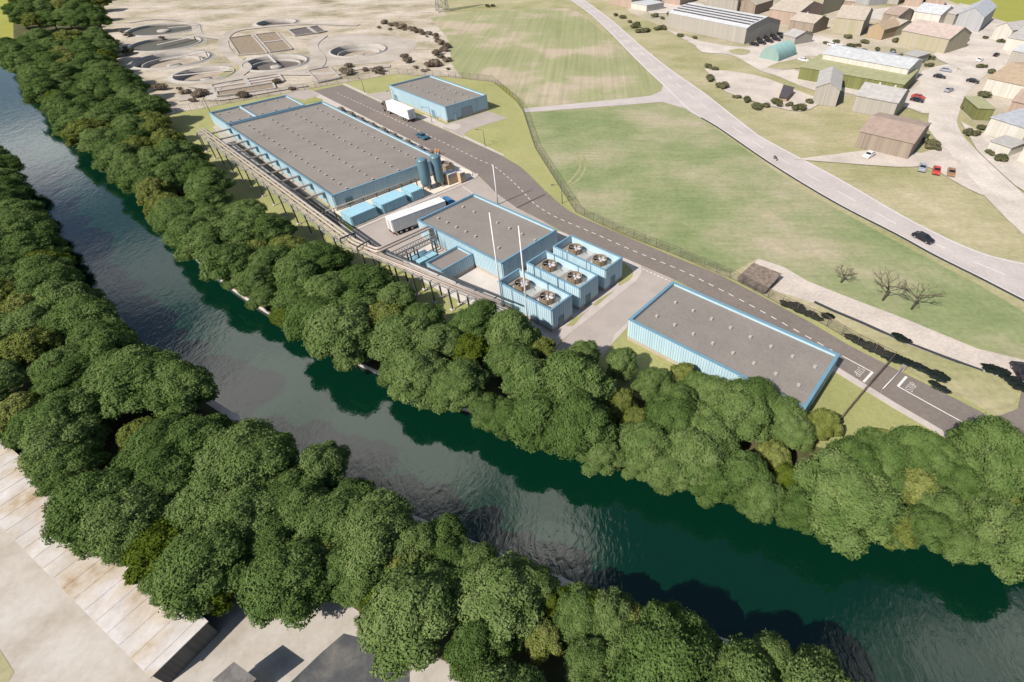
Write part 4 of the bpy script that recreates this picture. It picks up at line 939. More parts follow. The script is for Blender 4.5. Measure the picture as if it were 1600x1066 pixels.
# ------------------------------------------------------------------ vehicles
def wheel_mesh(r, w, n=18):
    ty = MB(); ty.tube([(0, -w/2, 0), (0, -w/2+0.03, 0), (0, w/2-0.03, 0), (0, w/2, 0)], [r*.9, r, r, r*.9], n)
    rm = MB(); rm.tube([(0, -w/2-0.012, 0), (0, w/2+0.012, 0)], r*.58, n)
    return ty, rm
def wheel(parent, x, y, r, w):
    ty, rm = wheel_mesh(r, w); t_ = ty.build('wheel', 'tyre', parent); t_.location = (x, y, r); a = rm.build('rim', 'rim', t_)
def lorry(rear, front, label, cabmat, ribs, z=0.22):
    rear, front = v2(rear), v2(front); d = (front-rear).normalized(); yaw = math.atan2(d.y, d.x); L = 13.4
    t = thing('lorry', label, 'lorry', (rear.x, rear.y, z), yaw); w = 2.55
    # trailer box: x from 0 (rear) to L
    bx = MB(); q = [(0, -w/2), (L, -w/2), (L, w/2), (0, w/2)]
    if ribs:
        for i in range(4): bx.corr(q[i], q[(i+1) % 4], 1.15, 3.85, 0.42, 0.05)
    else: bx.box((L/2, 0, 1.15), (L, w, 2.72))
    bx.box((L/2, 0, 3.85), (L+0.1, w+0.12, 0.12)); bx.box((L/2, 0, 1.05), (L+.08, w+.1, 0.12))
    tr = bx.build('trailer_box', 'white', t)
    for sy in (-1, 1):
        dr = MB(); dr.box((-0.05, sy*w*.245, 1.25), (0.06, w*.47, 2.5)); dd = dr.build('rear_door', 'white', t)
        rd_ = MB(); rd_.tube([(-0.11, sy*0.25, 1.3), (-0.11, sy*0.25, 3.7)], 0.03, 6); rd_.build('lock_rod', 'steel_mid', dd)
        lm = MB(); lm.box((-0.16, sy*1.0, 0.78), (0.06, 0.4, 0.16)); lm.build('tail_light', 'redlamp', t)
        mg = MB(); mg.box((5.6, sy*1.2, 0.55), (2.6, 0.04, 0.5)); mg.build('side_guard', 'steel_mid', t)
    ch = MB(); ch.box((L/2-.5, 0.45, 0.75), (L-1.5, 0.2, 0.3)); ch.box((L/2-.5, -0.45, 0.75), (L-1.5, 0.2, 0.3)); ch.box((L+0.6, 0, 0.6), (4.6, 0.95, 0.3)); ch.box((0, 0, 0.55), (0.15, 2.4, 0.2)); ch.build('chassis', 'black', t)
    for x in (1.6, 2.95, 4.3, L-1.0, L+2.6):
        for sy in (-1, 1): wheel(t, x, sy*1.08, 0.5, 0.36)
    c0 = L+0.75; cab = MB()
    prof = [(0.0, 0.85), (2.15, 0.85), (2.22, 1.5), (2.05, 2.15), (1.75, 3.05), (1.35, 3.45), (0.5, 3.72), (0.0, 3.72)]
    for sgn in (-1, 1): cab.add([(c0+x, sgn*1.22, zz) for x, zz in prof], [tuple(range(len(prof)))[::sgn*-1]])
    cab.add([(c0+x, y, zz) for x, zz in prof for y in (-1.22, 1.22)], [(2*i, 2*((i+1) % 8), 2*((i+1) % 8)+1, 2*i+1) for i in range(8)])
    cab.build('cab', cabmat, t)
    ws = MB(); ws.add([(c0+2.08, -1.08, 2.15), (c0+2.08, 1.08, 2.15), (c0+1.80, 1.02, 3.0), (c0+1.80, -1.02, 3.0)], [(0, 1, 2, 3)]); ws.build('windscreen', 'glass', t)
    for sy in (-1, 1):
        g = MB(); g.box((c0+1.15, sy*1.225, 2.15), (1.0, 0.02, 0.75)); g.build('side_window', 'glass', t)
        mi = MB(); mi.box((c0+1.85, sy*1.42, 2.2), (0.12, 0.22, 0.6)); mi.build('mirror', 'black', t)
        hl2 = MB(); hl2.box((c0+2.16, sy*0.9, 1.0), (0.06, 0.4, 0.2)); hl2.build('headlight', 'rim', t)
        fd = MB(); fd.box((c0-0.5, sy*0.95, 0.6), (0.9, 0.55, 0.55)); fd.build('fuel_tank', 'steel_mid', t)
    fs = MB(); fs.box((c0-0.12, 0, 1.2), (0.12, 2.3, 2.3)); fs.build('rear_panel', 'black', t)
lorry((P(601, 340, 3.9)+P(612.2, 347.6, 3.9))/2, (P(688.8, 322.3, 3.9)+P(678.9, 309.1, 3.9))/2, 'white ribbed trailer lorry with blue cab backed beside the containers', 'cabblue', True, 0.26)
lorry((P(636.7, 173.9, 3.9)+P(647, 171.1, 3.9))/2, (P(636.7, 173.9, 3.9)+P(647, 171.1, 3.9))/2+P(603, 159.4, 3.9)-P(636.7, 173.9, 3.9), 'white smooth trailer lorry with dark cab driving on the road', 'cabbrown', False, 0.22)
def car_proto(label, loc, yaw, paint, group=None):
    t = thing('car', label, 'car', loc, yaw, group)
    L = 4.5; prof = [(-2.25, .35), (-2.25, .78), (-2.1, .95), (-1.35, 1.0), (1.0, 0.98), (1.95, 0.80), (2.25, 0.62), (2.25, .32)]
    b = MB(); hw_ = 0.9; n = len(prof)
    vs = []
    for y, k in ((-hw_, 0.0), (-hw_*.93, 0.05), (hw_*.93, 0.05), (hw_, 0.0)): vs += [(x, y, z+k*(1 if z > .6 else 0)) for x, z in prof]
    fs = []
    for s_ in range(3):
        for i in range(n-1): fs.append((s_*n+i, s_*n+i+1, (s_+1)*n+i+1, (s_+1)*n+i))
        fs.append((s_*n+n-1, s_*n, (s_+1)*n, (s_+1)*n+n-1))
    fs += [tuple(range(n))[::-1], tuple(range(3*n, 4*n))]
    b.add(vs, fs); 
    # roof
    top = [(-1.05, 1.45), (0.35, 1.43)]
    b.add([(-1.15, -.68, 1.40), (0.40, -.68, 1.40), (0.40, .68, 1.40), (-1.15, .68, 1.40), (-1.0, -.6, 1.47), (0.25, -.6, 1.47), (0.25, .6, 1.47), (-1.0, .6, 1.47)], [(4, 5, 6, 7), (0, 1, 5, 4), (1, 2, 6, 5), (2, 3, 7, 6), (3, 0, 4, 7)])
    for x0_, x1_, z0_, z1_ in ((-1.75, -1.15, 1.0, 1.40), (-0.35, -0.35, 1.0, 1.4), (1.12, 0.40, 1.0, 1.40)):
        for sy in (-1, 1): b.beam((x0_, sy*.80, z0_), (x1_, sy*.68, z1_), 0.08, 0.08)
    b.build('body', paint, t)
    g = MB(); g.add([(-1.78, -.80, 1.0), (1.12, -.80, 1.0), (1.12, .80, 1.0), (-1.78, .80, 1.0), (-1.13, -.66, 1.40), (0.38, -.66, 1.40), (0.38, .66, 1.40), (-1.13, .66, 1.40)], [(0, 1, 5, 4), (1, 2, 6, 5), (2, 3, 7, 6), (3, 0, 4, 7)]); g.build('window', 'glass', t)
    for x in (-1.35, 1.38):
        for sy in (-1, 1): wheel(t, x, sy*.82, 0.32, 0.2)
    for sy in (-1, 1):
        m = MB(); m.box((2.22, sy*.65, .6), (.08, .35, .12)); m.build('headlight', 'rim', t)
        m = MB(); m.box((-2.24, sy*.68, .72), (.06, .3, .12)); m.build('tail_light', 'redlamp', t)
    return t
def aim(a, b): d = P(*b)-P(*a); return math.atan2(d.y, d.x)
car_proto('blue saloon car driving on the works road beside the hall', P(660.5, 216, 0.22), aim((650, 211.5), (671, 221)), 'carblue')
car_proto('black estate car driving on the pale highway', P(1441, 375, .1), aim((1425, 367), (1460, 385)), 'carblack')
CARS = [((1440, 265), (1437, 278), 'silver car parked first of three in a row below the brown barn', 'carsilver'), ((1462, 269.5), (1460, 283), 'red car parked between two others below the brown barn', 'carred'), ((1485, 272.5), (1484, 286), 'brown car parked last of three in a row by the street', 'carbronze'),
 ((1357, 245), (1350, 249), 'white car parked alone at the foot of the brown barn', 'carwhite'), ((1434, 154), (1448, 157), 'red car parked beside the low green walled school', 'carred'), ((1432, 159), (1446, 162), 'dark car parked beside a red car at the school', 'carblack'),
 ((1519, 129), (1530, 131), 'dark car on the town street near the orange roofed house', 'carblack'), ((1482, 143), (1492, 139), 'silver car on the town street above the red parked car', 'carsilver'), ((1477, 112), (1490, 114), 'violet grey car parked nearer the lawn above the school drive', 'carsilver'), ((1467, 122), (1480, 124), 'dark car parked below the violet grey car at the school drive', 'carblack')]
CARS += [((1300, 72), (1313, 75), 'white car parked below the steep beige house', 'carwhite'), ((1318, 77), (1331, 80), 'dark car parked below the orange garden shed', 'carblack'), ((1395, 86), (1408, 89), 'silver car parked below the wide multicoloured house', 'carsilver'), ((1350, 82), (1363, 85), 'dark car parked behind the white school roof', 'carblack'),
 ((1530, 96), (1540, 90), 'white car at the mouth of the town street', 'carwhite'), ((1556, 88), (1566, 82), 'dark car beside the pale house at the frame edge', 'carblack'), ((1508, 170), (1512, 160), 'dark car at the kerb left of the green annex', 'carblack'), ((1255, 96), (1268, 99), 'white car parked beside the teal hut', 'carwhite'), ((1594, 586), (1600, 596), 'dark car at the frame edge beside the blackish hedge', 'carblack')]
for a, b, lab, pm_ in CARS: car_proto(lab, P(*a, 0.1), aim(a, b), pm_, 'cars parked and driving in the town')
hp = None
for i in range(9):
    u = 1178+(i % 5)*11.5+(i//5)*6; v = 71.5-(i % 5)*2.6-(i//5)*8
    lab = ['first', 'second', 'third', 'fourth', 'fifth'][i % 5]+' dark car from the hall corner in the '+('near' if i < 5 else 'far')+' parking row'
    if hp is None: hp = car_proto(lab, P(u, v, .1), aim((u, v), (u+14, v+3)), 'carblack', 'dark cars parked beside the striped hall')
    else: copy_tree(hp, P(u, v, .1), aim((u, v), (u+14, v+3)), lab)
# motorbike with rider on the highway
b = P(1211, 249.5, 0.1); t = thing('motorcycle', 'dark motorcycle on the pale highway', 'motorcycle', b, aim((1205, 245), (1220, 256)))
m = MB(); m.tube([(-.6, 0, .55), (-.2, 0, .8), (.35, 0, .85), (.6, 0, .6)], [.12, .2, .2, .1], 8); m.box((-.35, 0, .85), (.6, .28, .1)); m.build('frame', 'carblack', t)
for x in (-.7, .7): wheel(t, x, 0, .32, .14)
m = MB(); m.beam((.55, -.38, 1.05), (.55, .38, 1.05), .05, .05); m.build('handlebar', 'steel_mid', t)

# people
def person(loc, yaw, label, arm):
    t = thing('person', label, 'person', loc, yaw, 'workers in orange vests')
    J = {'pel': (0, 0, .95), 'sp': (0, 0, 1.15), 'ch': (0, 0, 1.38), 'nk': (0, 0, 1.52), 'hd': (.01, 0, 1.62), 'tp': (.0, 0, 1.76)}
    for s_, n_ in ((-1, 'r'), (1, 'l')):
        J['sh'+n_] = (0, s_*.19, 1.44); J['el'+n_] = (.02+arm*(s_ > 0), s_*.27, 1.16); J['wr'+n_] = (.10+arm*(s_ > 0), s_*.27, .93); J['ha'+n_] = (.14+arm*(s_ > 0), s_*.26, .84)
        J['hi'+n_] = (0, s_*.10, .90); J['kn'+n_] = (.03, s_*.12, .50); J['an'+n_] = (0, s_*.13, .09); J['to'+n_] = (.17, s_*.15, .05)
    ed = [('pel', 'sp'), ('sp', 'ch'), ('ch', 'nk'), ('nk', 'hd'), ('hd', 'tp')]
    for n_ in 'rl': ed += [('ch', 'sh'+n_), ('sh'+n_, 'el'+n_), ('el'+n_, 'wr'+n_), ('wr'+n_, 'ha'+n_), ('pel', 'hi'+n_), ('hi'+n_, 'kn'+n_), ('kn'+n_, 'an'+n_), ('an'+n_, 'to'+n_)]
    RD_ = {'pel': .15, 'sp': .14, 'ch': .16, 'nk': .065, 'hd': .10, 'tp': .07, 'sh': .075, 'el': .05, 'wr': .038, 'ha': .035, 'hi': .10, 'kn': .07, 'an': .05, 'to': .04}
    keys = list(J); me = bpy.data.meshes.new('body'); me.from_pydata([J[k] for k in keys], [(keys.index(a), keys.index(b_)) for a, b_ in ed], [])
    tmp = bpy.data.objects.new('tmp', me); COL.objects.link(tmp)
    md = tmp.modifiers.new('skin', 'SKIN'); sv = me.skin_vertices[0].data
    for i, k in enumerate(keys):
        r_ = RD_.get(k, RD_.get(k[:2], .05)); sv[i].radius = (r_, r_); sv[i].use_root = (k == 'pel')
    tmp.modifiers.new('sub', 'SUBSURF').levels = 1
    bpy.context.view_layer.update()
    m2 = bpy.data.meshes.new_from_object(tmp.evaluated_get(bpy.context.evaluated_depsgraph_get())); bpy.data.objects.remove(tmp)
    m2.materials.clear()
    for k in ('skin', 'trouser', 'orange'): m2.materials.append(K(k))
    for p_ in m2.polygons:
        z = p_.center.z; p_.use_smooth = True
        p_.material_index = 1 if z < .95 and abs(p_.center.y) < .22 else (2 if z < 1.49 and z > 1.0 else 0)
    bo = bpy.data.objects.new('body', m2); COL.objects.link(bo); bo.parent = t
    v = MB(); v.lathe([(.20, 0), (.235, .02), (.225, .3), (.25, .46), (.16, .56), (.09, .6)], (0, 0, .92), 14)
    vo = v.build('vest', 'orange', t); vo.scale = (.82, 1.08, 1)
    h_ = MB(); h_.lathe([(.125, 0), (.125, .06), (.09, .12), (0, .14)], (0, 0, 1.68), 12); h_.build('helmet', 'orange', t)
person((*P(682.3, 241.5, .25)[:2], 0.22), 0.6, 'worker in orange vest standing nearer the hall', 0.0)
person((*P(686.8, 242.2, .25)[:2], 0.22), 2.6, 'worker in orange vest standing nearer the road', 0.12)
#@@SECTION town
# ------------------------------------------------------------------ houses of the town
def house(name, label, L_, R_, D, eave, ridge, axis, wall, roof, chim=0, over=0.25, cat='house', group='houses of the town'):
    A, B = P(*L_), P(*R_); d = B-A; Lh = d.length; d.normalize(); nr = Vector((-d.y, d.x, 0))
    depth = D if not isinstance(D, tuple) else abs((P(*D)-B).dot(nr)); depth = max(3.5, depth)
    c = (A+B)/2+nr*depth/2; t = thing(name, label, cat, (c.x, c.y, 0.1), math.atan2(d.y, d.x), group)
    x, y = Lh/2, depth/2; wl = MB()
    cs = [(-x, -y), (x, -y), (x, y), (-x, y)]
    wl.add([(p[0], p[1], z) for z in (0, eave) for p in cs], [(0, 1, 5, 4), (1, 2, 6, 5), (2, 3, 7, 6), (3, 0, 4, 7)])
    rf = MB(); o_ = over; th = 0.18
    if axis == 'w':
        wl.add([(-x, -y, eave), (-x, y, eave), (-x, 0, ridge)], [(0, 2, 1)]); wl.add([(x, -y, eave), (x, y, eave), (x, 0, ridge)], [(0, 1, 2)])
        sl_ = (ridge-eave)/y
        for sg in (-1, 1):
            pts = [(-x-o_, sg*(y+o_), eave-o_*sl_), (x+o_, sg*(y+o_), eave-o_*sl_), (x+o_, 0, ridge), (-x-o_, 0, ridge)]
            rf.add([(a_, b_, c_+0.02) for a_, b_, c_ in pts]+[(a_, b_, c_+th) for a_, b_, c_ in pts], [(4, 5, 6, 7), (0, 1, 5, 4), (1, 2, 6, 5), (3, 0, 4, 7), (3, 2, 1, 0)])
    elif axis == 'd':
        wl.add([(-x, -y, eave), (x, -y, eave), (0, -y, ridge)], [(0, 1, 2)]); wl.add([(-x, y, eave), (x, y, eave), (0, y, ridge)], [(0, 2, 1)])
        sl_ = (ridge-eave)/x
        for sg in (-1, 1):
            pts = [(sg*(x+o_), -y-o_, eave-o_*sl_), (sg*(x+o_), y+o_, eave-o_*sl_), (0, y+o_, ridge), (0, -y-o_, ridge)]
            rf.add([(a_, b_, c_+0.02) for a_, b_, c_ in pts]+[(a_, b_, c_+th) for a_, b_, c_ in pts], [(4, 5, 6, 7), (0, 1, 5, 4), (1, 2, 6, 5), (3, 0, 4, 7), (3, 2, 1, 0)])
    else:
        rf.box((0, 0, eave), (Lh+2*o_, depth+2*o_, 0.25))
    wl.build('wall', wall, t); r_ = rf.build('roof', roof, t)
    for i in range(chim):
        m = MB(); xx = -x*0.3+i*x*0.75; m.box((xx, 0.2 if axis == 'w' else y*.3, (ridge if axis == 'w' else eave)-0.6), (0.55, 0.55, 1.3)); m.build('chimney', 'w_white', r_)
    return t
HS = [
 ('barn', 'reddish brown roofed long barn with streaked brown walls above the parked cars', (1335, 230), (1417, 250), (1438, 216), 4.6, 6.3, 'w', 'w_brown', 'r_brown', 0),
 ('house', 'grey streaked house with dark ridge and two chimneys above the brown barn', (1330, 174.5), (1393, 187.5), (1408, 168), 5.2, 7.6, 'w', 'w_grey', 'r_grey', 2),
 ('house', 'tall grey gabled house at the left end of the green walled school', (1268, 163), (1305, 167.5), (1332, 143), 5.6, 7.5, 'd', 'w_grey', 'r_grey', 0),
 ('house', 'beige house with steep roof behind the small orange gabled shed', (1299, 52), (1343, 57), (1362, 42), 7.0, 10.5, 'w', 'w_beige', 'r_tan', 1),
 ('garden_shed', 'small orange gabled shed between two beige houses', (1353, 58.5), (1376.5, 63), (1393, 54), 4.5, 7.0, 'd', 'w_orange', 'r_orange', 0),
 ('house', 'wide multicoloured beige house with olive left gable', (1402, 70), (1474, 85), (1490, 71), 6.0, 9.5, 'w', 'w_beige', 'r_pink', 1),
 ('house', 'white streaked house behind the wide beige house', (1423, 34), (1464, 40.5), (1474, 31), 5.0, 8.0, 'w', 'w_white', 'r_white', 0),
 ('house', 'grey narrow house squeezed between white house and blue grey house', (1467, 36), (1487, 40), (1498, 26), 5.0, 8.0, 'w', 'w_grey', 'r_grey', 0),
 ('house', 'tall blue grey gabled house at the edge of the yellow meadow', (1489, 46), (1528, 51), (1544, 33), 7.0, 10.5, 'd', 'w_blue', 'r_bluegrey', 0),
 ('house', 'small pale house at the top edge beside the yellow meadow', (1411, 9.5), (1438, 12), (1446, 4), 5.0, 7.0, 'w', 'w_pink', 'r_white', 0),
 ('house', 'pinkish grey house at the top edge touching the yellow meadow', (1444, 9), (1474, 10.5), (1484, 3), 6.0, 8.0, 'w', 'w_pink', 'r_pink', 0),
 ('house', 'pale blue flat house at the top edge behind the beige houses', (1334, 4), (1356, 9), (1374, 0), 6.0, 8.0, 'f', 'w_blue', 'r_white', 0),
 ('house', 'pink walled house behind the steep beige house', (1298, 14), (1333, 15), (1345, 6), 4.0, 6.5, 'w', 'w_pink', 'r_pink', 0),
 ('house', 'brown beige house right of the striped hall, with tan hip roof', (1231, 47), (1268, 53.5), (1281, 44), 4.6, 7.0, 'w', 'w_brown', 'r_tan', 1),
 ('house', 'tall sandy house behind the brown beige house', (1199, 34), (1243, 41), (1260, 24), 6.0, 9.5, 'w', 'w_pink', 'r_tan', 1),
 ('house', 'tall tan block with dark right side behind the sandy house', (1248, 20), (1281, 25), (1299, 13), 8.5, 11.0, 'w', 'w_beige', 'r_tan', 0),
 ('house', 'grey beige house peeking over the ridge of the striped hall', (1103, 17), (1150, 22), (1162, 8), 7.0, 9.5, 'w', 'w_grey', 'r_tan', 0),
 ('house', 'small brown gabled house close behind the striped hall', (1150, 20), (1178, 24), (1186, 12), 5.0, 8.0, 'd', 'w_brown', 'r_tan', 0),
 ('house', 'pinkish flat topped house beside the highway at the top edge', (951, 6), (986, 14), (1014, 4), 5.0, 6.0, 'f', 'w_pink', 'r_pink', 0),
 ('garage', 'low white flat garage in front of the pinkish house', (986, 14), (1010, 19), (1026, 12), 3.2, 3.5, 'f', 'w_white', 'r_white', 0),
 ('house', 'pale pinkish house at the top edge between garage and hall', (1030, 5), (1062, 9), (1082, 0), 5.0, 7.5, 'w', 'w_pink', 'r_white', 0),
 ('house', 'white and violet walled house with orange roof right of the street', (1533, 145), (1610, 163), (1640, 130), 5.0, 7.5, 'w', 'w_white', 'r_orange', 0),
 ('house', 'pale grey house cut by the frame above the orange roofed house', (1570, 104), (1640, 118), (1660, 90), 6.0, 8.0, 'w', 'w_grey', 'r_white', 0),
 ('house', 'white house with flat pale blue roof right of the street', (1536, 210), (1592, 229), (1640, 200), 5.0, 5.2, 'f', 'w_white', 'r_bluegrey', 0),
 ('garden_shed', 'low green walled annex left of the white flat roofed house', (1520, 187.5), (1546, 189), (1560, 172), 3.6, 3.8, 'f', 'w_green', 'r_olive', 0),
 ('house', 'sliver of a white house at the right frame edge below the street', (1588, 252), (1640, 268), (1670, 240), 5.0, 7.0, 'w', 'w_white', 'r_white', 0),
  ('house', 'small grey house in the gap between striped hall and arched hut', (1222, 66), (1240, 71), (1252, 62), 3.2, 5.0, 'w', 'w_grey', 'r_grey', 0),
 ('house', 'low tan house left of the wide multicoloured house, behind the school', (1372, 52), (1396, 57), (1404, 46), 4.0, 6.0, 'w', 'w_beige', 'r_tan', 0),
 ('house', 'pale house with grey roof at the right frame edge near the meadow', (1566, 78), (1640, 92), (1655, 74), 5.0, 7.5, 'w', 'w_white', 'r_grey', 1),
 ('house', 'tan house cut by the top frame edge above the pink house', (1272, 4), (1300, 8), (1312, -2), 7.0, 9.0, 'w', 'w_beige', 'r_tan', 0),
 ('house', 'grey house cut by the top frame edge right of the pale blue house', (1374, 5), (1402, 8), (1412, -1), 6.0, 8.5, 'w', 'w_grey', 'r_grey', 0),
 ('garage', 'low pale garage below the white flat roofed house', (1540, 236), (1572, 247), (1588, 236), 2.8, 3.0, 'f', 'w_white', 'r_grey', 0),
  ('garage', 'low grey garage below the wide multicoloured house', (1408, 96), (1430, 101), (1440, 93), 2.8, 3.4, 'f', 'w_grey', 'r_grey', 0),
 ('house', 'small brown house between white house and the sandy tall house', (1376, 36), (1400, 40), (1408, 30), 4.5, 7.0, 'w', 'w_brown', 'r_brown', 0),
 ('house', 'pale narrow house right of the blue grey gabled house', (1548, 60), (1574, 66), (1590, 52), 5.0, 7.5, 'd', 'w_white', 'r_grey', 0),
 ('house', 'small pink house on the town street behind the flat roofed house', (1570, 180), (1600, 187), (1612, 172), 4.5, 7.0, 'w', 'w_pink', 'r_brown', 0),
 ('school', 'low school block with olive green streaked front wall', (1246, 124), (1405, 153), (1429, 130), 4.4, 4.6, 'f', 'w_green', 'r_olive', 0),
]
for h_ in HS: house(*h_)
sc1 = house('school_hall', 'long white roofed upper block behind the green school wall', (1279, 112), (1409, 138), (1424, 121), 6.6, 8.2, 'w', 'w_white', 'r_white', 0)
m = MB()
# striped sawtooth hall
A, B, D_ = P(1042.8, 43.2), P(1162.3, 69.4), P(1212, 54.4)
d = B-A; Lh = d.length; d.normalize(); nr = Vector((-d.y, d.x, 0)); dep = abs((D_-B).dot(nr)); c = (A+B)/2+nr*dep/2
t = thing('striped_hall', 'large grey streaked hall with dark and white striped sawtooth roof', 'building', (c.x, c.y, .1), math.atan2(d.y, d.x))
x, y = Lh/2, dep/2; e = 6.6; prof = [(-y, e), (-y+3, e+1.1)]; nb = 4; span = 13.0
for i in range(nb):
    b0_ = -y+3+i*span/nb; prof += [(b0_+span/nb*0.5, e+1.1+0.45*i+.22), (b0_+span/nb, e+1.1+0.45*i+0.45)]
prof += [(-y+3+span, e+3.0), (y, e-0.2)]
wl = MB()
wl.add([(-x, -y, 0), (x, -y, 0), (x, -y, e), (-x, -y, e)], [(0, 1, 2, 3)]); wl.add([(-x, y, 0), (x, y, 0), (x, y, e-.2), (-x, y, e-.2)], [(1, 0, 3, 2)])
n = len(prof)
for sx_ in (-1, 1): wl.add([(sx_*x, -y, 0)]+[(sx_*x, p_, q_) for p_, q_ in prof]+[(sx_*x, y, 0)], [tuple(range(n+2))[::(-1 if sx_ > 0 else 1)]])
wl.build('wall', 'w_grey', t)
rf = MB()
for i in range(n-1):
    (p0, q0), (p1, q1) = prof[i], prof[i+1]
    mi_ = 0
    rf.add([(-x-.2, p0, q0+.06), (x+.2, p0, q0+.06), (x+.2, p1, q1+.06), (-x-.2, p1, q1+.06)], [(0, 1, 2, 3)], mi_)
rf.build('roof', ['r_white', 'r_dark'], t)
for i in range(nb):
    g = MB(); b0_ = -y+3+i*span/nb; q_ = e+1.1+.45*i
    g.beam((-x+.5, b0_+span/nb*.08, q_+.15), (x-.5, b0_+span/nb*.08, q_+.15), span/nb*.34, .3); g.build('skylight', 'r_dark', t)
# green arched hut
A, B, E_ = P(1186.5, 91), P(1215.5, 97), P(1247, 87)
d = B-A; wd = d.length; d.normalize(); nr = Vector((-d.y, d.x, 0)); dep = (E_-B).dot(nr); c = (A+B)/2
t = thing('arched_hut', 'teal green half round hut beside the town yard', 'building', (c.x, c.y, .1), math.atan2(d.y, d.x))
sk = (E_-B).dot(d)/dep; r_ = wd/2; n = 14; sh_ = MB(); vs = []
for k in range(n+1):
    a_ = math.pi*k/n; xx, zz = -math.cos(a_)*r_, 0.6+math.sin(a_)*r_*1.0
    vs += [(xx, 0, zz), (xx, dep, zz)]
sh_.add(vs, [(2*k, 2*k+2, 2*k+3, 2*k+1)[::-1] for k in range(n)], 0, True)
sh_.build('roof', 'r_teal', t)
for yy in (0.02, dep-0.02):
    m = MB(); m.add([(-r_, yy, 0)]+[(-math.cos(math.pi*k/n)*r_, yy, .6+math.sin(math.pi*k/n)*r_) for k in range(n+1)]+[(r_, yy, 0)], [tuple(range(n+3))]); m.build('end_wall', 'w_teal', t)
for xx in (-r_, r_):
    m = MB(); m.box((xx, dep/2, 0), (.2, dep, .62)); m.build('base_wall', 'w_teal', t)
# timber stack and lean-to bin by the works fence, crates in the field yard
def leanto(c4, h0, h1, label, name, wall, roof):
    Q = [P(*c_) for c_ in c4]; cen = sum(Q, Vector())/4; t = thing(name, label, 'shed', (cen.x, cen.y, .1)); hs = (h0, h0, h1, h1)
    q = [(p_.x-cen.x, p_.y-cen.y) for p_ in Q]; w_ = MB(); w_.add([(a_, b_, 0) for a_, b_ in q]+[(a_, b_, h_) for (a_, b_), h_ in zip(q, hs)], [(i, (i+1) % 4, 4+(i+1) % 4, 4+i) for i in range(4)]); w_.build('wall', wall, t)
    r__ = MB(); k = 1.08; r__.add([(a_*k, b_*k, h_+.05) for (a_, b_), h_ in zip(q, hs)]+[(a_*k, b_*k, h_+.2) for (a_, b_), h_ in zip(q, hs)], [(4, 5, 6, 7), (0, 1, 5, 4), (1, 2, 6, 5), (2, 3, 7, 6), (3, 0, 4, 7)]); r__.build('roof', roof, t)
leanto([(1153, 440), (1193, 461), (1215, 440), (1175, 424)], 0.7, 1.6, 'low brown slatted bin beside the pale track and the works fence', 'storage_bin', 'w_dark', 'pallet')
leanto([(1216, 159), (1228, 160), (1238, 148), (1222, 144)], 1.4, 2.2, 'small dark lean to shed with pale front on the town gravel', 'field_shed', 'w_orange', 'r_dark')
# pylon foot at the top edge
pb = P(692, 17.5); t = thing('lattice_pylon', 'grey lattice pylon rising out of frame above the upper field', 'pylon', (pb.x, pb.y, 0), 0.5)
hw0, hw1, ph = 3.2, 0.8, 28.0
def pw(z): return hw0+(hw1-hw0)*z/ph
for sx_ in (-1, 1):
    for sy in (-1, 1):
        m = MB(); m.beam((sx_*hw0, sy*hw0, 0), (sx_*hw1, sy*hw1, ph), .3, .3); m.build('leg', 'steel_mid', t)
        m = MB(); m.box((sx_*hw0, sy*hw0, 0), (.9, .9, .5)); m.build('footing', 'concrete', t)
m = MB()
for i in range(9):
    z0, z1 = ph*i/9, ph*(i+1)/9; a0, a1 = pw(z0), pw(z1)
    for (p_, q_), (r2, s2) in (((-1, -1), (1, -1)), ((1, -1), (1, 1)), ((1, 1), (-1, 1)), ((-1, 1), (-1, -1))):
        m.beam((p_*a0, q_*a0, z0), (r2*a1, s2*a1, z1), .14, .14); m.beam((r2*a0, s2*a0, z0), (p_*a1, q_*a1, z1), .14, .14); m.beam((p_*a1, q_*a1, z1), (r2*a1, s2*a1, z1), .14, .14)
m.build('lattice', 'steel_mid', t)

# near warehouse, lower left
q = [P(315, 966, 2.9), P(237, 1056, 2.9), P(0, 817, 2.9), P(119, 798, 2.9)]
ux = (v2(q[2])-v2(q[1])).normalized(); uy = Vector((-ux.y, ux.x)); wdt = (v2(q[0])-v2(q[1])).dot(uy); sgn = 1 if wdt > 0 else -1; wdt = abs(wdt)
org = v2(q[1]); t = thing('near_warehouse', 'long pale seamed roof building in the lower left corner with dark end wall', 'building', (org.x, org.y, 0.05), math.atan2(ux.y, ux.x))
LN = 60; Y = sgn*wdt
m = MB(); m.add([(0, 0, 0), (0, Y, 0), (0, Y, 2.85), (0, 0, 2.85)], [(0, 1, 2, 3)]); m.add([(0, Y, 0), (LN, Y, 0), (LN, Y, 2.85), (0, Y, 2.85)], [(0, 1, 2, 3)]); m.add([(LN, 0, 0), (0, 0, 0), (0, 0, 2.85), (LN, 0, 2.85)], [(0, 1, 2, 3)]); m.add([(LN, 0, 0), (LN, Y, 0), (LN, Y, 2.85), (LN, 0, 2.85)], [(0, 1, 2, 3)])
m.build('wall', 'w_dark', t)
mats['bigroof'] = groundmat('weathered_pale_roof', [(0.30, (0.30, 0.225, 0.15)), (0.41, (0.40, 0.345, 0.28)), (0.53, (0.44, 0.41, 0.385)), (0.70, (0.52, 0.495, 0.49))], 0.22, (0.5, 0.06, 1), 0.25, 0.08, 2.5, f2=0.12)
m = MB(); m.box((LN/2, Y/2, 2.85), (LN+.3, abs(Y)+.3, .12)); m.build('roof', 'bigroof', t)
n = 22
for i in range(n):
    s_ = MB(); s_.box((1.0+i*2.2, Y/2, 2.97), (.05, abs(Y)+.2, .035)); s_.build('roof_seam', 'bigroof', t)
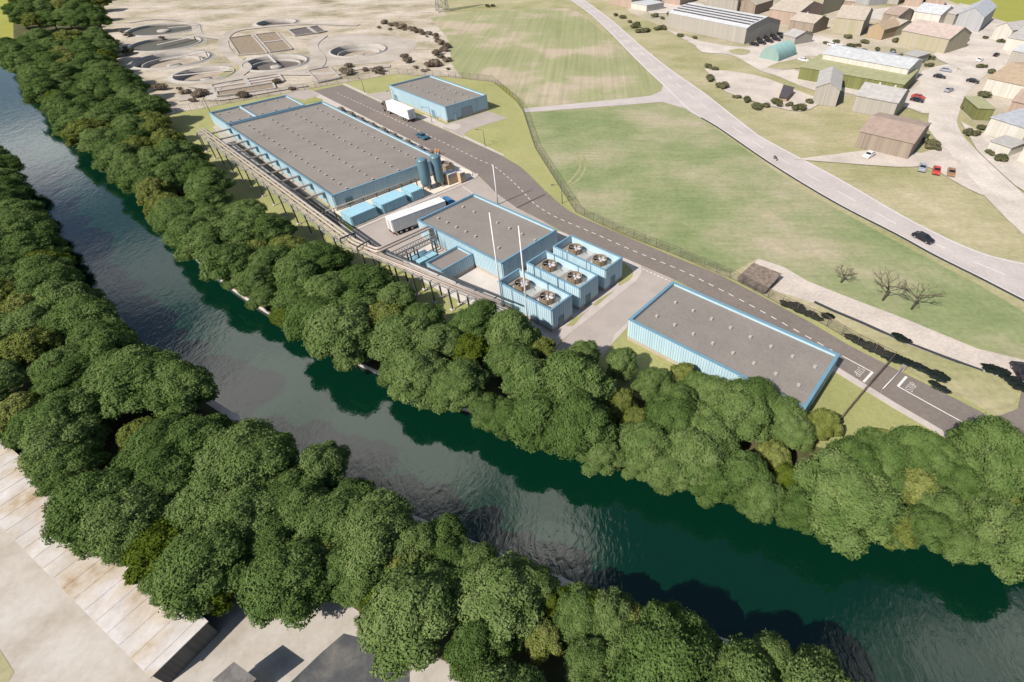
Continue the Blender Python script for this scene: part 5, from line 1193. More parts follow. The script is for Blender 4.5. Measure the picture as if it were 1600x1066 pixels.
leanto([(355, 1076), (388, 1100), (420, 1076), (388, 1052)], 2.4, 2.9, 'grey roof corner rising at the bottom edge below the pale ground', 'near_shed', 'w_dark', 'w_dark')

# ------------------------------------------------------------------ settling basins
def basin(u, v, r_, label, floor, bridge, hh=0.9, islands=True, bang=0.0, ring2=False):
    c = P(u, v); t = thing('settling_basin', label, 'basin', (c.x, c.y, 0.09), bang, 'round settling basins')
    w_ = MB(); w_.lathe([(r_+2.6, -.05), (r_+.55, .0), (r_+.5, .22), (r_+.0, .28), (r_-.05, -hh)], (0, 0, 0), 56); w_.build('rim', 'concrete', t)
    f = MB(); f.lathe([(r_-.05, -hh+.1), (r_*.55, -hh-.1), (0.0, -hh-.2)], (0, 0, 0), 56, 0, False); f.build('floor', floor, t)
    if ring2:
        g = MB(); g.lathe([(r_*.8, -hh), (r_*.8, -hh*.45), (r_*.76, -hh*.45), (r_*.76, -hh)], (0, 0, 0), 48); g.build('weir', 'concrete', t)
        g = MB(); g.lathe([(r_-.15, -hh*.8), (r_*.8, -hh*.8)], (0, 0, 0), 48); g.build('channel', 'darkbed', t)
    if islands:
        g = MB(); g.lathe([(r_*.2, -hh-.1), (r_*.2, -hh+.5), (r_*.10, -hh+.6), (0, -hh+.6)], (0, 0, 0), 24); g.build('centre_well', 'concrete', t)
    if bridge:
        x0_, x1_ = bridge; g = MB(); g.box(((x0_+x1_)/2*r_, 0, .3), (abs(x1_-x0_)*r_, 1.1, .12))
        for sy in (-.45, .45):
            g.beam((x0_*r_, sy, 1.3), (x1_*r_, sy, 1.3), .06, .06)
            for i in range(6): xx = (x0_+(x1_-x0_)*i/5)*r_; g.beam((xx, sy, .4), (xx, sy, 1.3), .05, .05)
        g.build('bridge', 'concrete_lt', t)
    return t
basin(255, 46, 15.4, 'dark round basin farthest up beside the river trees with pale centre', 'sludge', (0.15, 1.0), bang=0.55)
basin(259, 69, 14.4, 'dark round basin crossed by a pale bridge, second from the top', 'sludge', (-1.0, 0.25), bang=-2.0, islands=False)
basin(268, 93.5, 14.4, 'dry tan round basin with double rim and long bridge', 'sediment', (-1.0, 0.3), bang=-2.2, ring2=True, hh=2.6)
basin(319, 116, 10.6, 'dry pinkish round basin with spoke arms nearest the hall annex', 'sediment', (-0.95, 0.95), bang=0.4, hh=2.2)
basin(430, 98.5, 12.4, 'round basin with concentric rings in the middle of the plant', 'darkbed', (-0.1, 1.25), bang=2.2, ring2=True, hh=1.8)
basin(560, 79, 11.8, 'round basin standing apart at the right of the plant', 'sediment', (0.0, 0.9), bang=0.2, ring2=True, hh=2.6)
basin(432, 36, 9.6, 'small round basin at the top of the plant', 'darkbed', None, hh=1.8)
def tank_rect(c4, label, floor, div=0, rim=0.5):
    Q = [P(*c_) for c_ in c4]; cen = sum(Q, Vector())/4; t = thing('filter_bed', label, 'basin', (cen.x, cen.y, .09), 0, 'rectangular beds of the plant')
    q = [Vector((p_.x-cen.x, p_.y-cen.y)) for p_ in Q]
    r__ = MB()
    for i in range(4): a_, b_ = q[i], q[(i+1) % 4]; r__.beam((a_.x, a_.y, .25), (b_.x, b_.y, .25), .7, .5+0.006*i)
    r__.build('rim', 'concrete', t)
    f = MB(); f.add([(a_.x, a_.y, .1) for a_ in q], [(0, 1, 2, 3)]); f.build('floor', floor, t)
    for i in range(div):
        k = (i+1)/(div+1); a_ = q[0].lerp(q[1], k); b_ = q[3].lerp(q[2], k); g = MB(); g.beam((a_.x, a_.y, .3), (b_.x, b_.y, .3), .9, .5); g.build('dividing_wall', 'concrete_lt', t)
tank_rect([(374, 87.5), (357, 61), (394, 56), (418, 84)], 'square brown reed bed left of the long walkway', 'reed')
tank_rect([(423, 83), (399, 55.5), (432, 51.5), (457, 78)], 'square brown reed bed right of the long walkway', 'reed', 1)
tank_rect([(462, 57.5), (451, 48.5), (480, 44), (494, 53)], 'grey square bed above the ringed basin', 'darkbed')
tank_rect([(496, 53), (483, 44), (498, 41.5), (510, 50)], 'dark square bed at the top right of the beds', 'darkbed')
tank_rect([(337, 144.5), (330, 134.5), (382, 125), (390, 137)], 'long greyish bed near the fence with pale corner', 'sediment', 1)
tank_rect([(393, 136), (385, 125), (436, 117), (444, 128)], 'long pale bed near the fence, middle one', 'sediment', 2)
tank_rect([(341, 152), (338, 145.5), (427, 131), (431, 140)], 'narrow brown strip bed directly behind the fence', 'reed')
tank_rect([(498, 130.5), (481, 112), (515, 105.5), (532, 123.5)], 'grey flat bed beside the rubble heap', 'sediment')
area('path', [v2(p) for p in smoothline(px((478, 112), (520, 103), (600, 98), (632, 88), (650, 72), (640, 62), (600, 56), (540, 54), (500, 64), (486, 90)), 3)], 0.07, 'plantpath', 0, [HOLES[5]])
for pp, ww in (([(290, 158), (300, 138), (340, 136), (376, 116), (384, 104), (366, 92), (352, 78), (350, 62), (365, 50), (400, 44), (480, 38), (560, 40)], 4.5), ([(330, 136), (380, 122), (440, 116), (490, 108), (500, 92), (488, 72), (505, 56)], 5.0), ([(350, 62), (312, 54), (300, 36), (250, 30), (200, 36)], 4.0), ([(440, 116), (520, 116), (560, 108), (610, 104)], 4.0), ([(340, 138), (330, 150), (345, 156), (430, 142), (480, 134)], 3.5)):
    ribbon('path', smoothline(px(*pp), 5), ww, layer()-0.1+0.06, 'plantpath')
area('lawn', [v2(p) for p in smoothline(px((340, 118), (372, 100), (385, 90), (372, 88), (384, 96), (372, 115), (352, 122)), 3)], 0.085, 'verge')
#@@SECTION trees
# ------------------------------------------------------------------ trees
def leafmesh(name, cs, rs, n, size, seed, mat, core=0.80, flat=0.75, zmin=-0.35, inner=0.10, jit=0.5):
    """crown of n leaf-size faces on a cluster of leaf clumps, over a dense inner mass"""
    g = np.random.default_rng(seed); cs = np.array(cs, float); rs = np.array(rs, float)
    wgt = rs**2/np.sum(rs**2); idx = g.choice(len(cs), size=int(n*2.2), p=wgt)
    d = g.normal(size=(len(idx), 3)); d /= np.linalg.norm(d, axis=1)[:, None]
    keep = d[:, 2] > zmin; d = d[keep]; idx = idx[keep]
    lump = 1+0.10*np.sin(d[:, 0]*7+idx*1.7)*np.sin(d[:, 1]*6+idx)+0.08*np.sin(d[:, 2]*11+idx*2.3)
    rad = rs[idx]*lump*(1-inner*g.random(len(idx))**2+0.06*g.normal(size=len(idx)))
    p = cs[idx]+d*rad[:, None]*np.array([1, 1, flat])
    ok = np.ones(len(p), bool)
    for k in range(len(cs)):
        q = (p-cs[k])/np.array([1, 1, flat]); dd = np.linalg.norm(q, axis=1)
        ok &= ~((dd < rs[k]*0.82) & (idx != k))
    p = p[ok][:n]; d = d[ok][:n]; m = len(p)
    nr = d+g.normal(size=(m, 3))*jit; nr[:, 2] += 0.25; nr /= np.linalg.norm(nr, axis=1)[:, None]
    a = np.cross(nr, g.normal(size=(m, 3))); a /= np.linalg.norm(a, axis=1)[:, None]; b = np.cross(nr, a)
    s = size*(0.65+0.7*g.random(m))[:, None]
    V = np.stack([p-a*s*.62, p-b*s*.36, p+a*s*.62, p+b*s*.36], 1).reshape(-1, 3)
    Fq = np.arange(4*m).reshape(m, 4)
    verts = V.tolist(); faces = Fq.tolist()
    # inner mass
    ico = bmesh.new(); bmesh.ops.create_icosphere(ico, subdivisions=2, radius=1.0)
    iv = np.array([v.co[:] for v in ico.verts]); ifc = [[v.index for v in f.verts] for f in ico.faces]; ico.free()
    for k in range(len(cs)):
        o = len(verts); w = iv*(1+0.08*g.normal(size=(len(iv), 1)))*rs[k]*core*np.array([1, 1, flat])+cs[k]
        verts += w.tolist(); faces += [[o+i for i in f] for f in ifc]
    me = bpy.data.meshes.new(name); me.from_pydata(verts, [], faces); me.materials.append(K(mat)); me.update(); return me
def dome(seed, Rr, z0, z1, n, rc, spread=0.66):
    r = random.Random(seed); cs = [(0, 0, z0+(z1-z0)*0.50)]; rs = [Rr*0.62]
    for i in range(n):
        t = (i+.5)/n; ph = i*2.39996+r.uniform(-.35, .35); el = math.asin(min(1, t*1.02))
        rr = Rr*spread*math.cos(el)*r.uniform(.9, 1.12); zz = z0+(z1-z0)*(0.26+0.50*math.sin(el))+r.uniform(-.3, .3)
        cs.append((rr*math.cos(ph), rr*math.sin(ph), zz)); rs.append(Rr*rc*r.uniform(.82, 1.2))
    return cs, rs
CROWN = {'a': [], 'b': [], 'c': []}
for s_ in range(5):
    cs, rs = dome(s_*7+1, 4.7, 1.4, 9.0+s_*.25, 19, 0.345, 0.70); CROWN['a'].append(leafmesh('crown', cs, rs, 20000, 0.23, s_+1, 'leaf_a'))
for s_ in range(3):
    cs, rs = dome(s_*5+40, 4.2, 1.6, 8.6, 26, 0.25, 0.74); CROWN['b'].append(leafmesh('crown', cs, rs, 13000, 0.28, s_+30, 'leaf_b', 0.72, 0.95, -0.5))
for s_ in range(3):
    cs, rs = dome(s_*3+70, 3.7, 0.9, 7.2, 16, 0.36); CROWN['c'].append(leafmesh('crown', cs, rs, 12000, 0.25, s_+60, 'leaf_c'))
def trunkmesh(seed, h=4.6):
    r = random.Random(seed); m = MB(); m.tube([(0, 0, -.2), (.05, 0, 1.2), (0, .06, 2.6), (0, 0, h)], [.34, .26, .22, .12], 9)
    for i in range(4):
        a = i*1.6+r.uniform(-.3, .3); m.tube([(0, 0, 1.7+i*.35), (math.cos(a)*1.2, math.sin(a)*1.2, 3.2+i*.3), (math.cos(a)*2.3, math.sin(a)*2.3, 4.6+i*.3)], [.14, .10, .04], 6)
    return m.mesh('trunk', 'bark')
TRUNK = [trunkmesh(i) for i in range(3)]
def in_poly(p, poly):
    c = False; j = len(poly)-1
    for i in range(len(poly)):
        a, b = poly[i], poly[j]
        if (a.y > p.y) != (b.y > p.y) and p.x < (b.x-a.x)*(p.y-a.y)/(b.y-a.y)+a.x: c = not c
        j = i
    return c
def off(line, d):
    out = []
    for i, p in enumerate(line):
        t = (line[min(i+1, len(line)-1)]-line[max(i-1, 0)]).normalized(); out.append(Vector((p.x-t.y*d, p.y+t.x*d)))
    return out
RBv = [v2(p) for p in RB]; LBv = [v2(p) for p in LB]
inland = [v2(P(u, v, 4.5)) for u, v in ((160, -30), (135, 8), (150, 60), (176, 110), (200, 152), (242, 202), (268, 240), (300, 277), (345, 320), (385, 344), (430, 367), (450, 384), (500, 414), (535, 437), (588, 458), (625, 488), (690, 502), (745, 500), (800, 526), (845, 545), (910, 556), (972, 566), (1022, 592), (1070, 600), (1110, 620), (1175, 645), (1240, 682), (1292, 702), (1340, 752), (1374, 734), (1457, 728), (1531, 728), (1640, 748))]
rbank = off(RBv, 0.2)
polyR = [p for p in rbank if p.x < 66]+inland[::-1]+[v2(P(20, -30, 4.5)), v2(P(15, 40, 4.5))]
polyL = [p for p in off(LBv, -0.2) if -178 < p.x < 50]+[v2(P(u, v, 4.5)) for u, v in ((1450, 1180), (1200, 1120), (1000, 1110), (800, 1100), (720, 1040), (650, 985), (600, 915), (545, 870), (440, 880), (300, 870), (235, 830), (160, 790), (130, 700), (70, 630), (0, 600), (-160, 520), (-420, 460))]
OLIVE = [(95, 20), (110, 60), (105, 95), (235, 200), (225, 235), (350, 340), (262, 222), (400, 400), (455, 395), (490, 470), (590, 440), (585, 500), (20, 470), (95, 490), (30, 620), (1560, 760), (250, 300), (330, 420)]
DEEP = [(720, 540), (545, 405), (240, 540), (270, 600), (170, 95), (555, 400)]
MAN_R = [(1222, 642, 'a', 44), (1096, 600, 'a', 38), (1448, 822, 'a', 42), (1500, 832, 'a', 38), (1002, 712, 'a', 34), (372, 430, 'a', 28), (412, 454, 'a', 29), (448, 478, 'c', 27), (548, 548, 'a', 30), (684, 600, 'a', 34), (1480, 800, 'a', 40), (345, 405, 'a', 28), (1118, 748, 'a', 44), (1190, 770, 'a', 44), (1252, 786, 'a', 42), (940, 700, 'a', 42), (762, 636, 'a', 40), (705, 608, 'a', 38), (620, 570, 'a', 36), (560, 535, 'a', 34), (1045, 728, 'a', 42), (910, 550, 'a', 33), (972, 560, 'a', 34), (1022, 592, 'a', 34), (1070, 577, 'b', 24), (1058, 628, 'a', 50), (1122, 612, 'a', 46), (1172, 626, 'a', 52), (1242, 668, 'a', 42), (1292, 655, 'b', 28), (1212, 704, 'b', 34), (1238, 742, 'c', 40), (1336, 735, 'a', 66), (1375, 684, 'b', 28), (1457, 694, 'b', 40), (1531, 692, 'a', 46), (1435, 760, 'b', 44), (1400, 812, 'b', 36), (1570, 775, 'b', 44), (1500, 745, 'a', 48), (927, 590, 'b', 30), (967, 624, 'b', 36), (995, 656, 'b', 30), (845, 615, 'c', 26), (845, 535, 'b', 28), (872, 660, 'a', 46), (1010, 692, 'a', 48), (1085, 712, 'a', 50), (1160, 742, 'a', 48), (1310, 800, 'a', 44), (1394, 808, 'a', 40), (1470, 796, 'a', 46), (1550, 792, 'a', 44), (1600, 720, 'a', 46), (745, 500, 'a', 44), (660, 500, 'a', 44), (800, 560, 'a', 44), (720, 600, 'a', 44), (793, 650, 'a', 42), (690, 575, 'c', 28)]
MAN_L = [(905, 950, 'a', 38), (865, 935, 'c', 34), (560, 905, 'a', 38), (645, 845, 'a', 46), (702, 872, 'a', 42), (1085, 1012, 'a', 36), (955, 958, 'a', 34), (545, 770, 'a', 36), (432, 842, 'a', 50), (372, 868, 'a', 44), (540, 880, 'a', 40), (470, 870, 'b', 34), (138, 832, 'c', 38), (203, 840, 'a', 48), (255, 900, 'a', 46), (318, 915, 'c', 50), (447, 905, 'a', 74), (590, 925, 'c', 40), (645, 960, 'a', 86), (752, 1000, 'a', 68), (852, 990, 'b', 44), (925, 1028, 'a', 46), (990, 1028, 'a', 46), (1072, 1040, 'b', 42), (922, 948, 'c', 42), (990, 968, 'b', 30), (1040, 982, 'a', 36), (287, 612, 'a', 62), (217, 672, 'b', 40), (307, 690, 'a', 60), (187, 575, 'a', 52), (410, 705, 'a', 56), (395, 722, 'b', 30), (500, 728, 'a', 52), (475, 800, 'a', 58), (580, 815, 'a', 62), (512, 852, 'b', 40), (620, 862, 'b', 44), (690, 830, 'a', 34), (740, 878, 'a', 46), (415, 790, 'c', 36), (330, 790, 'a', 66), (260, 770, 'a', 60), (110, 655, 'a', 60), (105, 725, 'a', 52), (190, 745, 'b', 36), (30, 640, 'b', 44), (1145, 1045, 'a', 46), (1212, 1030, 'a', 46), (1285, 1052, 'a', 46), (700, 920, 'a', 54), (835, 918, 'a', 44)]
def nearest_kind(p, z=5.0):
    v = Vector((p.x, p.y, z))-Vector((0, 0, H)); zz = v.dot(fwd); u = CX+F*v.dot(rt)/zz; w = CY+F*v.dot(dn)/zz
    return u, w
def sow(bank, poly, side, step, cross, seed, first=0.6, avoid=()):
    """rows of trees: stations along the bank, rows across the belt, both jittered"""
    r = random.Random(seed); out = []; L = plen(bank); s_ = 0.0; q = 0
    while s_ < L-0.1:
        seg = along(bank, s_, s_+0.5)
        if len(seg) > 1:
            t_ = (seg[-1]-seg[0]).normalized(); n_ = Vector((-t_.y, t_.x))*side; w = first(seg[0]) if callable(first) else first
            k = 2.0
            while k < 60 and in_poly(seg[0]+n_*k, poly): k += 0.5; 
            nrow = max(1, int(round((k-w)/cross))); dw = (k-w)/nrow
            for i in range(nrow+1):
                if i == nrow and nrow > 1 and dw < cross*0.8 and r.random() < .5: continue
                jx = r.uniform(-.28, .28)*step+(0.5*step if i % 2 and i < nrow else 0); jy = r.uniform(-.22, .22)*dw if i else r.uniform(-.5, .7)
                p = seg[0]+n_*(w+i*dw+jy)+t_*jx
                if all((p-o_).length > d_ for o_, d_ in avoid) and (i in (0, nrow) or in_poly(p, poly)) and all((p-o_).length > min(step, cross)*0.62 for o_ in out[-60:]): out.append(p)
        s_ += step*(1.0+0.75*max(0, min(1, (seg[0].y-95)/70))); q += 1
    return out
LM_R = [(-215, 'beside the dark far basins'), (-165, 'beside the dry settling basins'), (-125, 'behind the hall annex lawn'), (-95, 'by the far pipe rack half'), (-62, 'by the near pipe rack half'), (-38, 'below the pipe rack bend'), (-18, 'below the pump room'), (-3, 'below the cooling units'), (14, 'below the concrete lane'), (32, 'below the long warehouse'), (99, 'below the STOP lines')]
LM_L = [(-85, 'at the left frame edge'), (-55, 'above the seamed roof'), (-36, 'beside the seamed roof'), (-18, 'by the dark end wall'), (0, 'over the dark ground'), (99, 'at the bottom frame edge')]
LOOK = {'a': 'grey green', 'b': 'olive tufted', 'c': 'deep green'}
ORD = ['', 'second', 'third', 'fourth', 'fifth', 'sixth', 'seventh', 'eighth', 'ninth', 'tenth', 'eleventh', 'twelfth', 'thirteenth', 'fourteenth', 'fifteenth', 'sixteenth', 'seventeenth', 'eighteenth', 'nineteenth', 'twentieth', 'twenty first', 'twenty second', 'twenty third', 'twenty fourth', 'twenty fifth']
def dist_line(p, line): return min((p-q).length for q in line)
def seen(p):
    u, w = nearest_kind(p); return -75 < u < 1675 and -30 < w < 1140
def manual(lst):
    out = []
    for u, v, k, rp in lst:
        p = P(u, v, 4.3); depth = (p-Vector((0, 0, H))).dot(fwd); out.append((v2(p), k, rp*depth/F))
    return out
def plant(man, pts, bankline, LM, bank, seed):
    r = random.Random(seed); info = [[p, k, dist_line(p, bankline), R_/{'a': 5.5, 'b': 4.6, 'c': 4.2}[k]] for p, k, R_ in man]
    for p in pts:
        if not seen(p): continue
        u, w = nearest_kind(p)
        k = 'a'
        lim = 17 if u < 700 and w < 560 else 28
        do = min(math.hypot(a_-u, b_-w) for a_, b_ in OLIVE); dd = math.hypot(*min(((a_-u, b_-w) for a_, b_ in DEEP), key=lambda q: math.hypot(*q)))
        if do < lim: k = 'b'
        if dd < min(lim, do): k = 'c'
        if k == 'a' and r.random() < 0.06: k = r.choice('bcc')
        info.append([p, k, dist_line(p, bankline), r.uniform(.86, 1.12)*(1+0.22*max(0, min(1, (p.y-95)/70)))])
    info.sort(key=lambda t_: t_[0].x-0.3*t_[0].y)
    cnt = {}
    for p, k, ds, s_ in info:
        sec = next(n_ for x_, n_ in LM if p.x < x_)
        row = 'waterside' if ds < 5.0 else ('middle' if ds < 11 else 'inland')
        if ds < 2.0 and bank == 'trees on the works bank': s_ *= 1.12
        s_ = max(.6, min(1.5, s_)); sz = 'small' if s_ < .9 else ('large' if s_ > 1.06 else 'mid sized')
        key = (sec, row, k, sz); i = cnt.get(key, 0); cnt[key] = i+1
        lab = f"{sz} {LOOK[k]} tree, {row} row, {sec}"
        if i: lab = f"{ORD[min(i, 24)]} {sz} {LOOK[k]} tree, {row} row, {sec}"
        t = thing('broadleaf_tree', lab, 'tree', (p.x, p.y, 0.1), r.uniform(0, 6.28), bank)
        me = r.choice(CROWN[k])
        inst('crown', me, t, (0, 0, 0), 0, (s_*r.uniform(.86, 1.14), s_*r.uniform(.86, 1.14), s_**.7*r.uniform(.78, .98)))
        inst('trunk', r.choice(TRUNK), t, (0, 0, 0), 0, (s_, s_, s_))
    return len(info)
MAN_R += [(22+i*24+(j % 2)*11+(j*7 % 5), -14+j*15+(i*5 % 7), 'b' if (i*3+j) % 5 == 1 else 'a', 19+(i*j) % 5) for i in range(6) for j in range(4)]
mR, mL = manual(MAN_R), manual(MAN_L)
avR = [(p, R_*0.62) for p, k, R_ in mR]; avL = [(p, R_*0.62) for p, k, R_ in mL]
nR = plant(mR, sow([p for p in RBv if p.x < 72], polyR, 1, 6.4, 5.9, 3, lambda p: -0.1+1.9*max(0, min(1, (-28-p.x)/25)), avR), RBv, LM_R, 'trees on the works bank', 21)
nL = plant(mL, sow([p for p in LBv if -172 < p.x < 48], polyL, -1, 6.6, 6.2, 8, lambda p: 3.2+2.4*max(0, min(1, (p.x+75)/40)), avL), LBv, LM_L, 'trees on the near bank', 22)
print('trees', nR, nL)
# shrubs, brushwood, dark bushes standing in for shade
def shrub_mesh(seed, mat, R_=1.5, n=500, size=.3, flat=.7):
    r = random.Random(seed); cs = [(r.uniform(-.7, .7)*R_, r.uniform(-.7, .7)*R_, R_*.45) for _ in range(5)]; return leafmesh('foliage', cs, [R_*r.uniform(.45, .7) for _ in cs], n, size, seed, mat, .75, flat)
SH = [shrub_mesh(i, 'leaf_d') for i in range(3)]; BR = [shrub_mesh(i+10, 'leaf_e', 1.7, 600, .28, .6) for i in range(3)]; SHADE_BUSH = [shrub_mesh(i+20, 'leaf_k', 1.3, 500, .3, .5) for i in range(2)]
def shrubs(pts, meshes, name, labels, cat, group, s0=.8, s1=1.4, rz=None):
    for (u, v), lab in zip(pts, labels):
        p = P(u, v)+(Vector((rnd.uniform(-1.8, 1.8), rnd.uniform(-1.8, 1.8), 0)) if rz is None else Vector()); t = thing(name, lab, cat, (p.x, p.y, 0.05), rnd.uniform(0, 6.28) if rz is None else rz+rnd.uniform(-.2, .2), group); s_ = rnd.uniform(s0, s1)
        inst('foliage', rnd.choice(meshes), t, (0, 0, 0), 0, (s_*(1 if rz is None else 1.7), s_, s_*(1 if rz is None else .8))); inst('stem', trunk_small, t, (0, 0, 0), 0, (.8, .8, .45))
ts_ = MB(); ts_.tube([(0, 0, -.1), (.05, 0, .5), (.15, .1, 1.0)], [.1, .08, .03], 6); trunk_small = ts_.mesh('stem', 'bark')
TOWN_SH = [(960, 26), (972, 30), (980, 36), (990, 40), (998, 44), (1005, 48), (1010, 52), (1016, 50), (1022, 47), (1030, 45), (1000, 52), (1060, 57), (1082, 60), (1035, 30), (1048, 25), (1024, 28), (763, 12), (770, 10), (1272, 162), (1252, 172), (1180, 168), (1206, 163), (1536, 150), (1540, 175), (1513, 205), (1520, 212), (1375, 80), (1392, 82), (1405, 88), (1432, 88), (1455, 93), (1288, 68), (1330, 76), (1345, 72), (1500, 60), (1545, 62), (1570, 60), (1260, 55), (1310, 66), (1322, 60), (1350, 68), (1398, 66), (1412, 92), (1440, 98), (1448, 104), (1462, 72), (1505, 56), (1512, 64), (1556, 66), (1530, 108), (1552, 116), (1560, 122), (1582, 136), (1530, 200), (1545, 246), (1560, 254), (1444, 225), (1450, 232), (1225, 166), (1240, 169), (1150, 152), (1130, 140), (1112, 128), (1100, 105), (1108, 110), (1160, 158), (1195, 166)]
shrubs(TOWN_SH, SH, 'shrub', [f'dull green shrub in the highway side scrub, {ORD[i] if i else "first"} counting from the pale road' if i < 16 else 'dull green shrub in the town gardens' for i in range(len(TOWN_SH))], 'shrub', 'dark shrubs round the town', .8, 1.5)
BRUSH = [(605, 36), (618, 41), (628, 46), (641, 48), (655, 51), (667, 56), (677, 59), (687, 66), (692, 75), (690, 85), (687, 93), (680, 102), (670, 109), (612, 48), (598, 44), (690, 105), (697, 110), (600, 38), (612, 40), (622, 44), (634, 47), (648, 50), (662, 54), (672, 58), (682, 62), (690, 70), (692, 80), (690, 90), (684, 98), (676, 106), (664, 112), (655, 108), (700, 96), (640, 96), (625, 92), (250, 62), (185, 52), (195, 58), (180, 62), (192, 68), (196, 78), (200, 85), (300, 146), (302, 154), (296, 160), (308, 150), (534, 112), (541, 118), (545, 107), (436, 132), (460, 141), (378, 153), (578, 110), (588, 112), (594, 115), (263, 138), (270, 142)]
shrubs(BRUSH, BR, 'bare_bush', ['leafless brown bush on the dry land round the settling basins'] * len(BRUSH), 'bush', 'brown bushes round the basins', .5, 1.5)
SHADE_PTS = [(1326, 528), (1333, 531), (1340, 535), (1347, 538), (1354, 542), (1361, 546), (1368, 549), (1375, 552), (1382, 556), (1390, 560), (1398, 563), (1406, 564), (1414, 567), (1422, 570), (1431, 574), (1440, 578), (1449, 582), (1458, 587), (1466, 592), (1410, 532), (1405, 529), (1545, 578), (1553, 580), (1561, 582), (1570, 590), (1580, 597), (1588, 604), (1465, 606), (1474, 611), (1262, 492), (1275, 498), (1250, 487), (1290, 495), (1240, 480), (1228, 478)]  # low dark bushes added in place of shaded blotches along the strip
shrubs(SHADE_PTS, SHADE_BUSH, 'low_hedge_bush', ['low blackish hedge bush on the strip between works fence and pale track'] * len(SHADE_PTS), 'bush', 'blackish bushes below the pale track', .5, .8, -0.62)
# thin dark strip added for the shade below the pale track
kl = px((1272, 473), (1300, 486), (1350, 507), (1407, 533), (1475, 559), (1535, 581)); m = MB()
for a_, b_ in zip(kl, kl[1:]): m.beam((a_.x, a_.y, .18), (b_.x, b_.y, .18), .3, .36)
m.build('kerb', 'kerbdark')['kind'] = 'structure'
# bare trees on the lower field
def bare(seed, hgt):
    r = random.Random(seed); tr = MB(); cr = MB()
    tr.tube([(0, 0, -.1), (.05, 0, hgt*.25), (.1, .05, hgt*.45)], [.2, .16, .12], 7)
    def br(p, d, L, rad, lev):
        q = p+d*L; cr.tube([p, p.lerp(q, .5)+Vector((r.uniform(-.1, .1), r.uniform(-.1, .1), .05))*L, q], [rad, rad*.8, rad*.5], 5)
        if lev > 0:
            for _ in range(3):
                e = (d+Vector((r.uniform(-.9, .9), r.uniform(-.9, .9), r.uniform(-.1, .6)))).normalized(); br(p.lerp(q, r.uniform(.5, 1)), e, L*.68, rad*.55, lev-1)
    for i in range(6):
        a = i*1.05+r.uniform(-.3, .3); br(Vector((.08, .03, hgt*(.25+.035*i))), Vector((math.cos(a), math.sin(a), .55)).normalized(), hgt*.3, .09, 3)
    return tr, cr
for i, (u, v, hgt, lab) in enumerate(((1314, 442, 4.5, 'small leafless tree left of the other two bare trees'), (1379, 470, 7.5, 'wide leafless tree in the middle of three bare trees'), (1424, 484, 7.5, 'wide leafless tree nearest the pale highway'))):
    p = P(u, v); t = thing('bare_tree', lab, 'tree', (p.x, p.y, .08), 0, 'bare trees by the pale track'); a_, b_ = bare(i+3, hgt); a_.build('trunk', 'bark', t); b_.build('branches', 'bark', t)
#@@SECTION light
# ------------------------------------------------------------------ light
EL, AZ = R(43.5), math.atan2(0.72, 0.695)
sun = bpy.data.objects.new('sun', bpy.data.lights.new('sun', 'SUN')); COL.objects.link(sun)
sun.data.energy = 5.0; sun.data.angle = R(0.6); sun.data.color = (1.0, 0.93, 0.84)
dirv = Vector((math.cos(AZ)*math.cos(EL), math.sin(AZ)*math.cos(EL), -math.sin(EL)))
sun.rotation_euler = dirv.to_track_quat('-Z', 'Y').to_euler()
wd = bpy.data.worlds.new('World'); S.world = wd; wd.use_nodes = True; nt = wd.node_tree
bg = nt.nodes['Background']; sky = N(nt, 'ShaderNodeTexSky', sky_type='NISHITA', sun_disc=False)
sky.sun_elevation = EL; tow = -dirv; sky.sun_rotation = math.atan2(tow.x, tow.y); sky.altitude = 200; sky.air_density = 1.0; sky.dust_density = 1.2; sky.ozone_density = 2.5
tc = N(nt, 'ShaderNodeTexCoord'); vec = tc.outputs['Generated']
sep = N(nt, 'ShaderNodeSeparateXYZ'); nt.links.new(vec, sep.inputs[0])
mx_ = N(nt, 'ShaderNodeMath', operation='MAXIMUM'); nt.links.new(sep.outputs[2], mx_.inputs[0]); mx_.inputs[1].default_value = 0.08
dv = N(nt, 'ShaderNodeVectorMath', operation='DIVIDE'); nt.links.new(vec, dv.inputs[0])
cb = N(nt, 'ShaderNodeCombineXYZ')
for i in range(3): nt.links.new(mx_.outputs[0], cb.inputs[i])
nt.links.new(cb.outputs[0], dv.inputs[1])
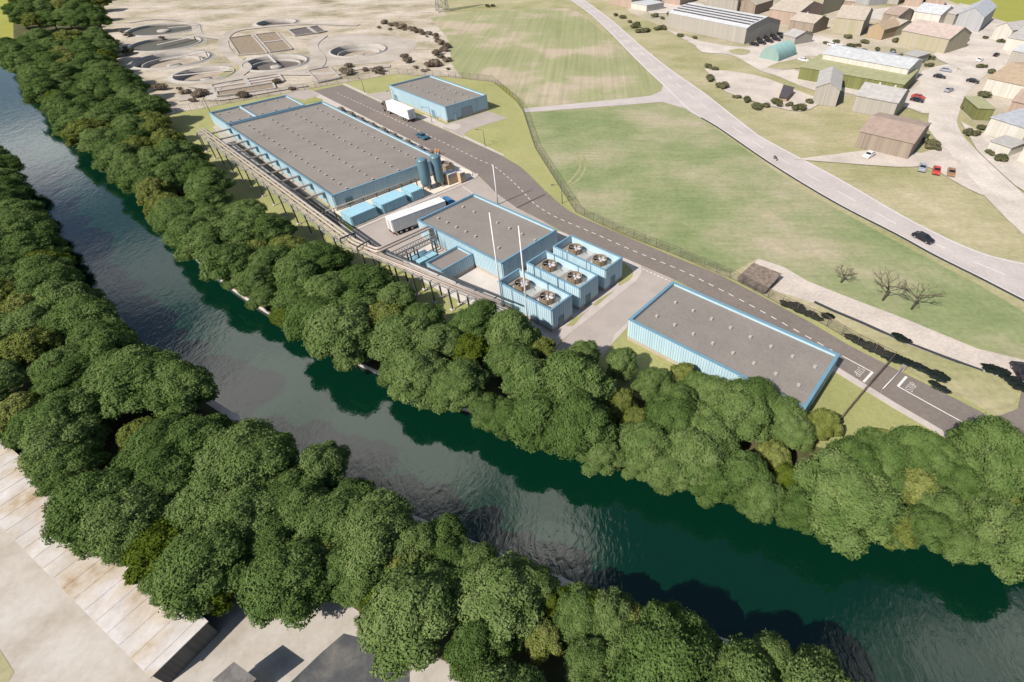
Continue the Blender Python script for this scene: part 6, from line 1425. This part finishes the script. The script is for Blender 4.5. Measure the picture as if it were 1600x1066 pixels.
# broken cloud: soft banks at their places on the cloud layer, ragged by noise
mp = N(nt, 'ShaderNodeVectorMath', operation='MULTIPLY'); nt.links.new(dv.outputs[0], mp.inputs[0]); mp.inputs[1].default_value = (1, 1, 0)
nzt = N(nt, 'ShaderNodeTexNoise'); nzt.inputs['Scale'].default_value = 2.6; nzt.inputs['Detail'].default_value = 5; nt.links.new(mp.outputs[0], nzt.inputs['Vector'])
sb_ = N(nt, 'ShaderNodeVectorMath', operation='SUBTRACT'); nt.links.new(nzt.outputs['Color'], sb_.inputs[0]); sb_.inputs[1].default_value = (.5, .5, .5)
sm_ = N(nt, 'ShaderNodeVectorMath', operation='MULTIPLY_ADD'); nt.links.new(sb_.outputs[0], sm_.inputs[0]); sm_.inputs[1].default_value = (.42, .42, 0); nt.links.new(mp.outputs[0], sm_.inputs[2])
acc = None
for u, v, r0, k in ((405, 515, .18, .6), (440, 590, .26, .8), (560, 640, .22, .9), (615, 668, .2, .9), (520, 600, .2, .6), (665, 700, .16, .9), (850, 760, .12, .8), (865, 850, .10, 1.0), (1600, 1010, .12, .8), (1480, 1066, .10, .6), (40, 235, .42, .45), (75, 290, .15, .2), (300, 440, .16, .3), (640, 690, .2, .8), (250, 400, .2, .25), (700, -500, 6.0, .25)):
    c_ = P(u, v)/H if v > -200 else Vector((1.0, 9.0, 0))
    ds_ = N(nt, 'ShaderNodeVectorMath', operation='DISTANCE'); nt.links.new(sm_.outputs[0], ds_.inputs[0]); ds_.inputs[1].default_value = (c_.x, c_.y, 0)
    mr = N(nt, 'ShaderNodeMapRange', interpolation_type='SMOOTHSTEP'); nt.links.new(ds_.outputs['Value'], mr.inputs[0])
    mr.inputs[1].default_value = r0*1.45; mr.inputs[2].default_value = r0*0.35; mr.inputs[3].default_value = 0; mr.inputs[4].default_value = k
    if acc is None: acc = mr.outputs[0]
    else:
        m_ = N(nt, 'ShaderNodeMath', operation='MAXIMUM'); nt.links.new(acc, m_.inputs[0]); nt.links.new(mr.outputs[0], m_.inputs[1]); acc = m_.outputs[0]
skyc = mixc(nt, acc, sky.outputs[0], (29.0, 28.8, 27.0))
nt.links.new(skyc, bg.inputs[0]); bg.inputs[1].default_value = 0.075
S.view_settings.view_transform = 'Standard'; S.view_settings.look = 'None'; S.view_settings.exposure = 0.52; S.view_settings.gamma = 1.0
S.render.film_transparent = False
S.cycles.max_bounces = 5; S.cycles.diffuse_bounces = 3; S.cycles.glossy_bounces = 3; S.cycles.transmission_bounces = 3
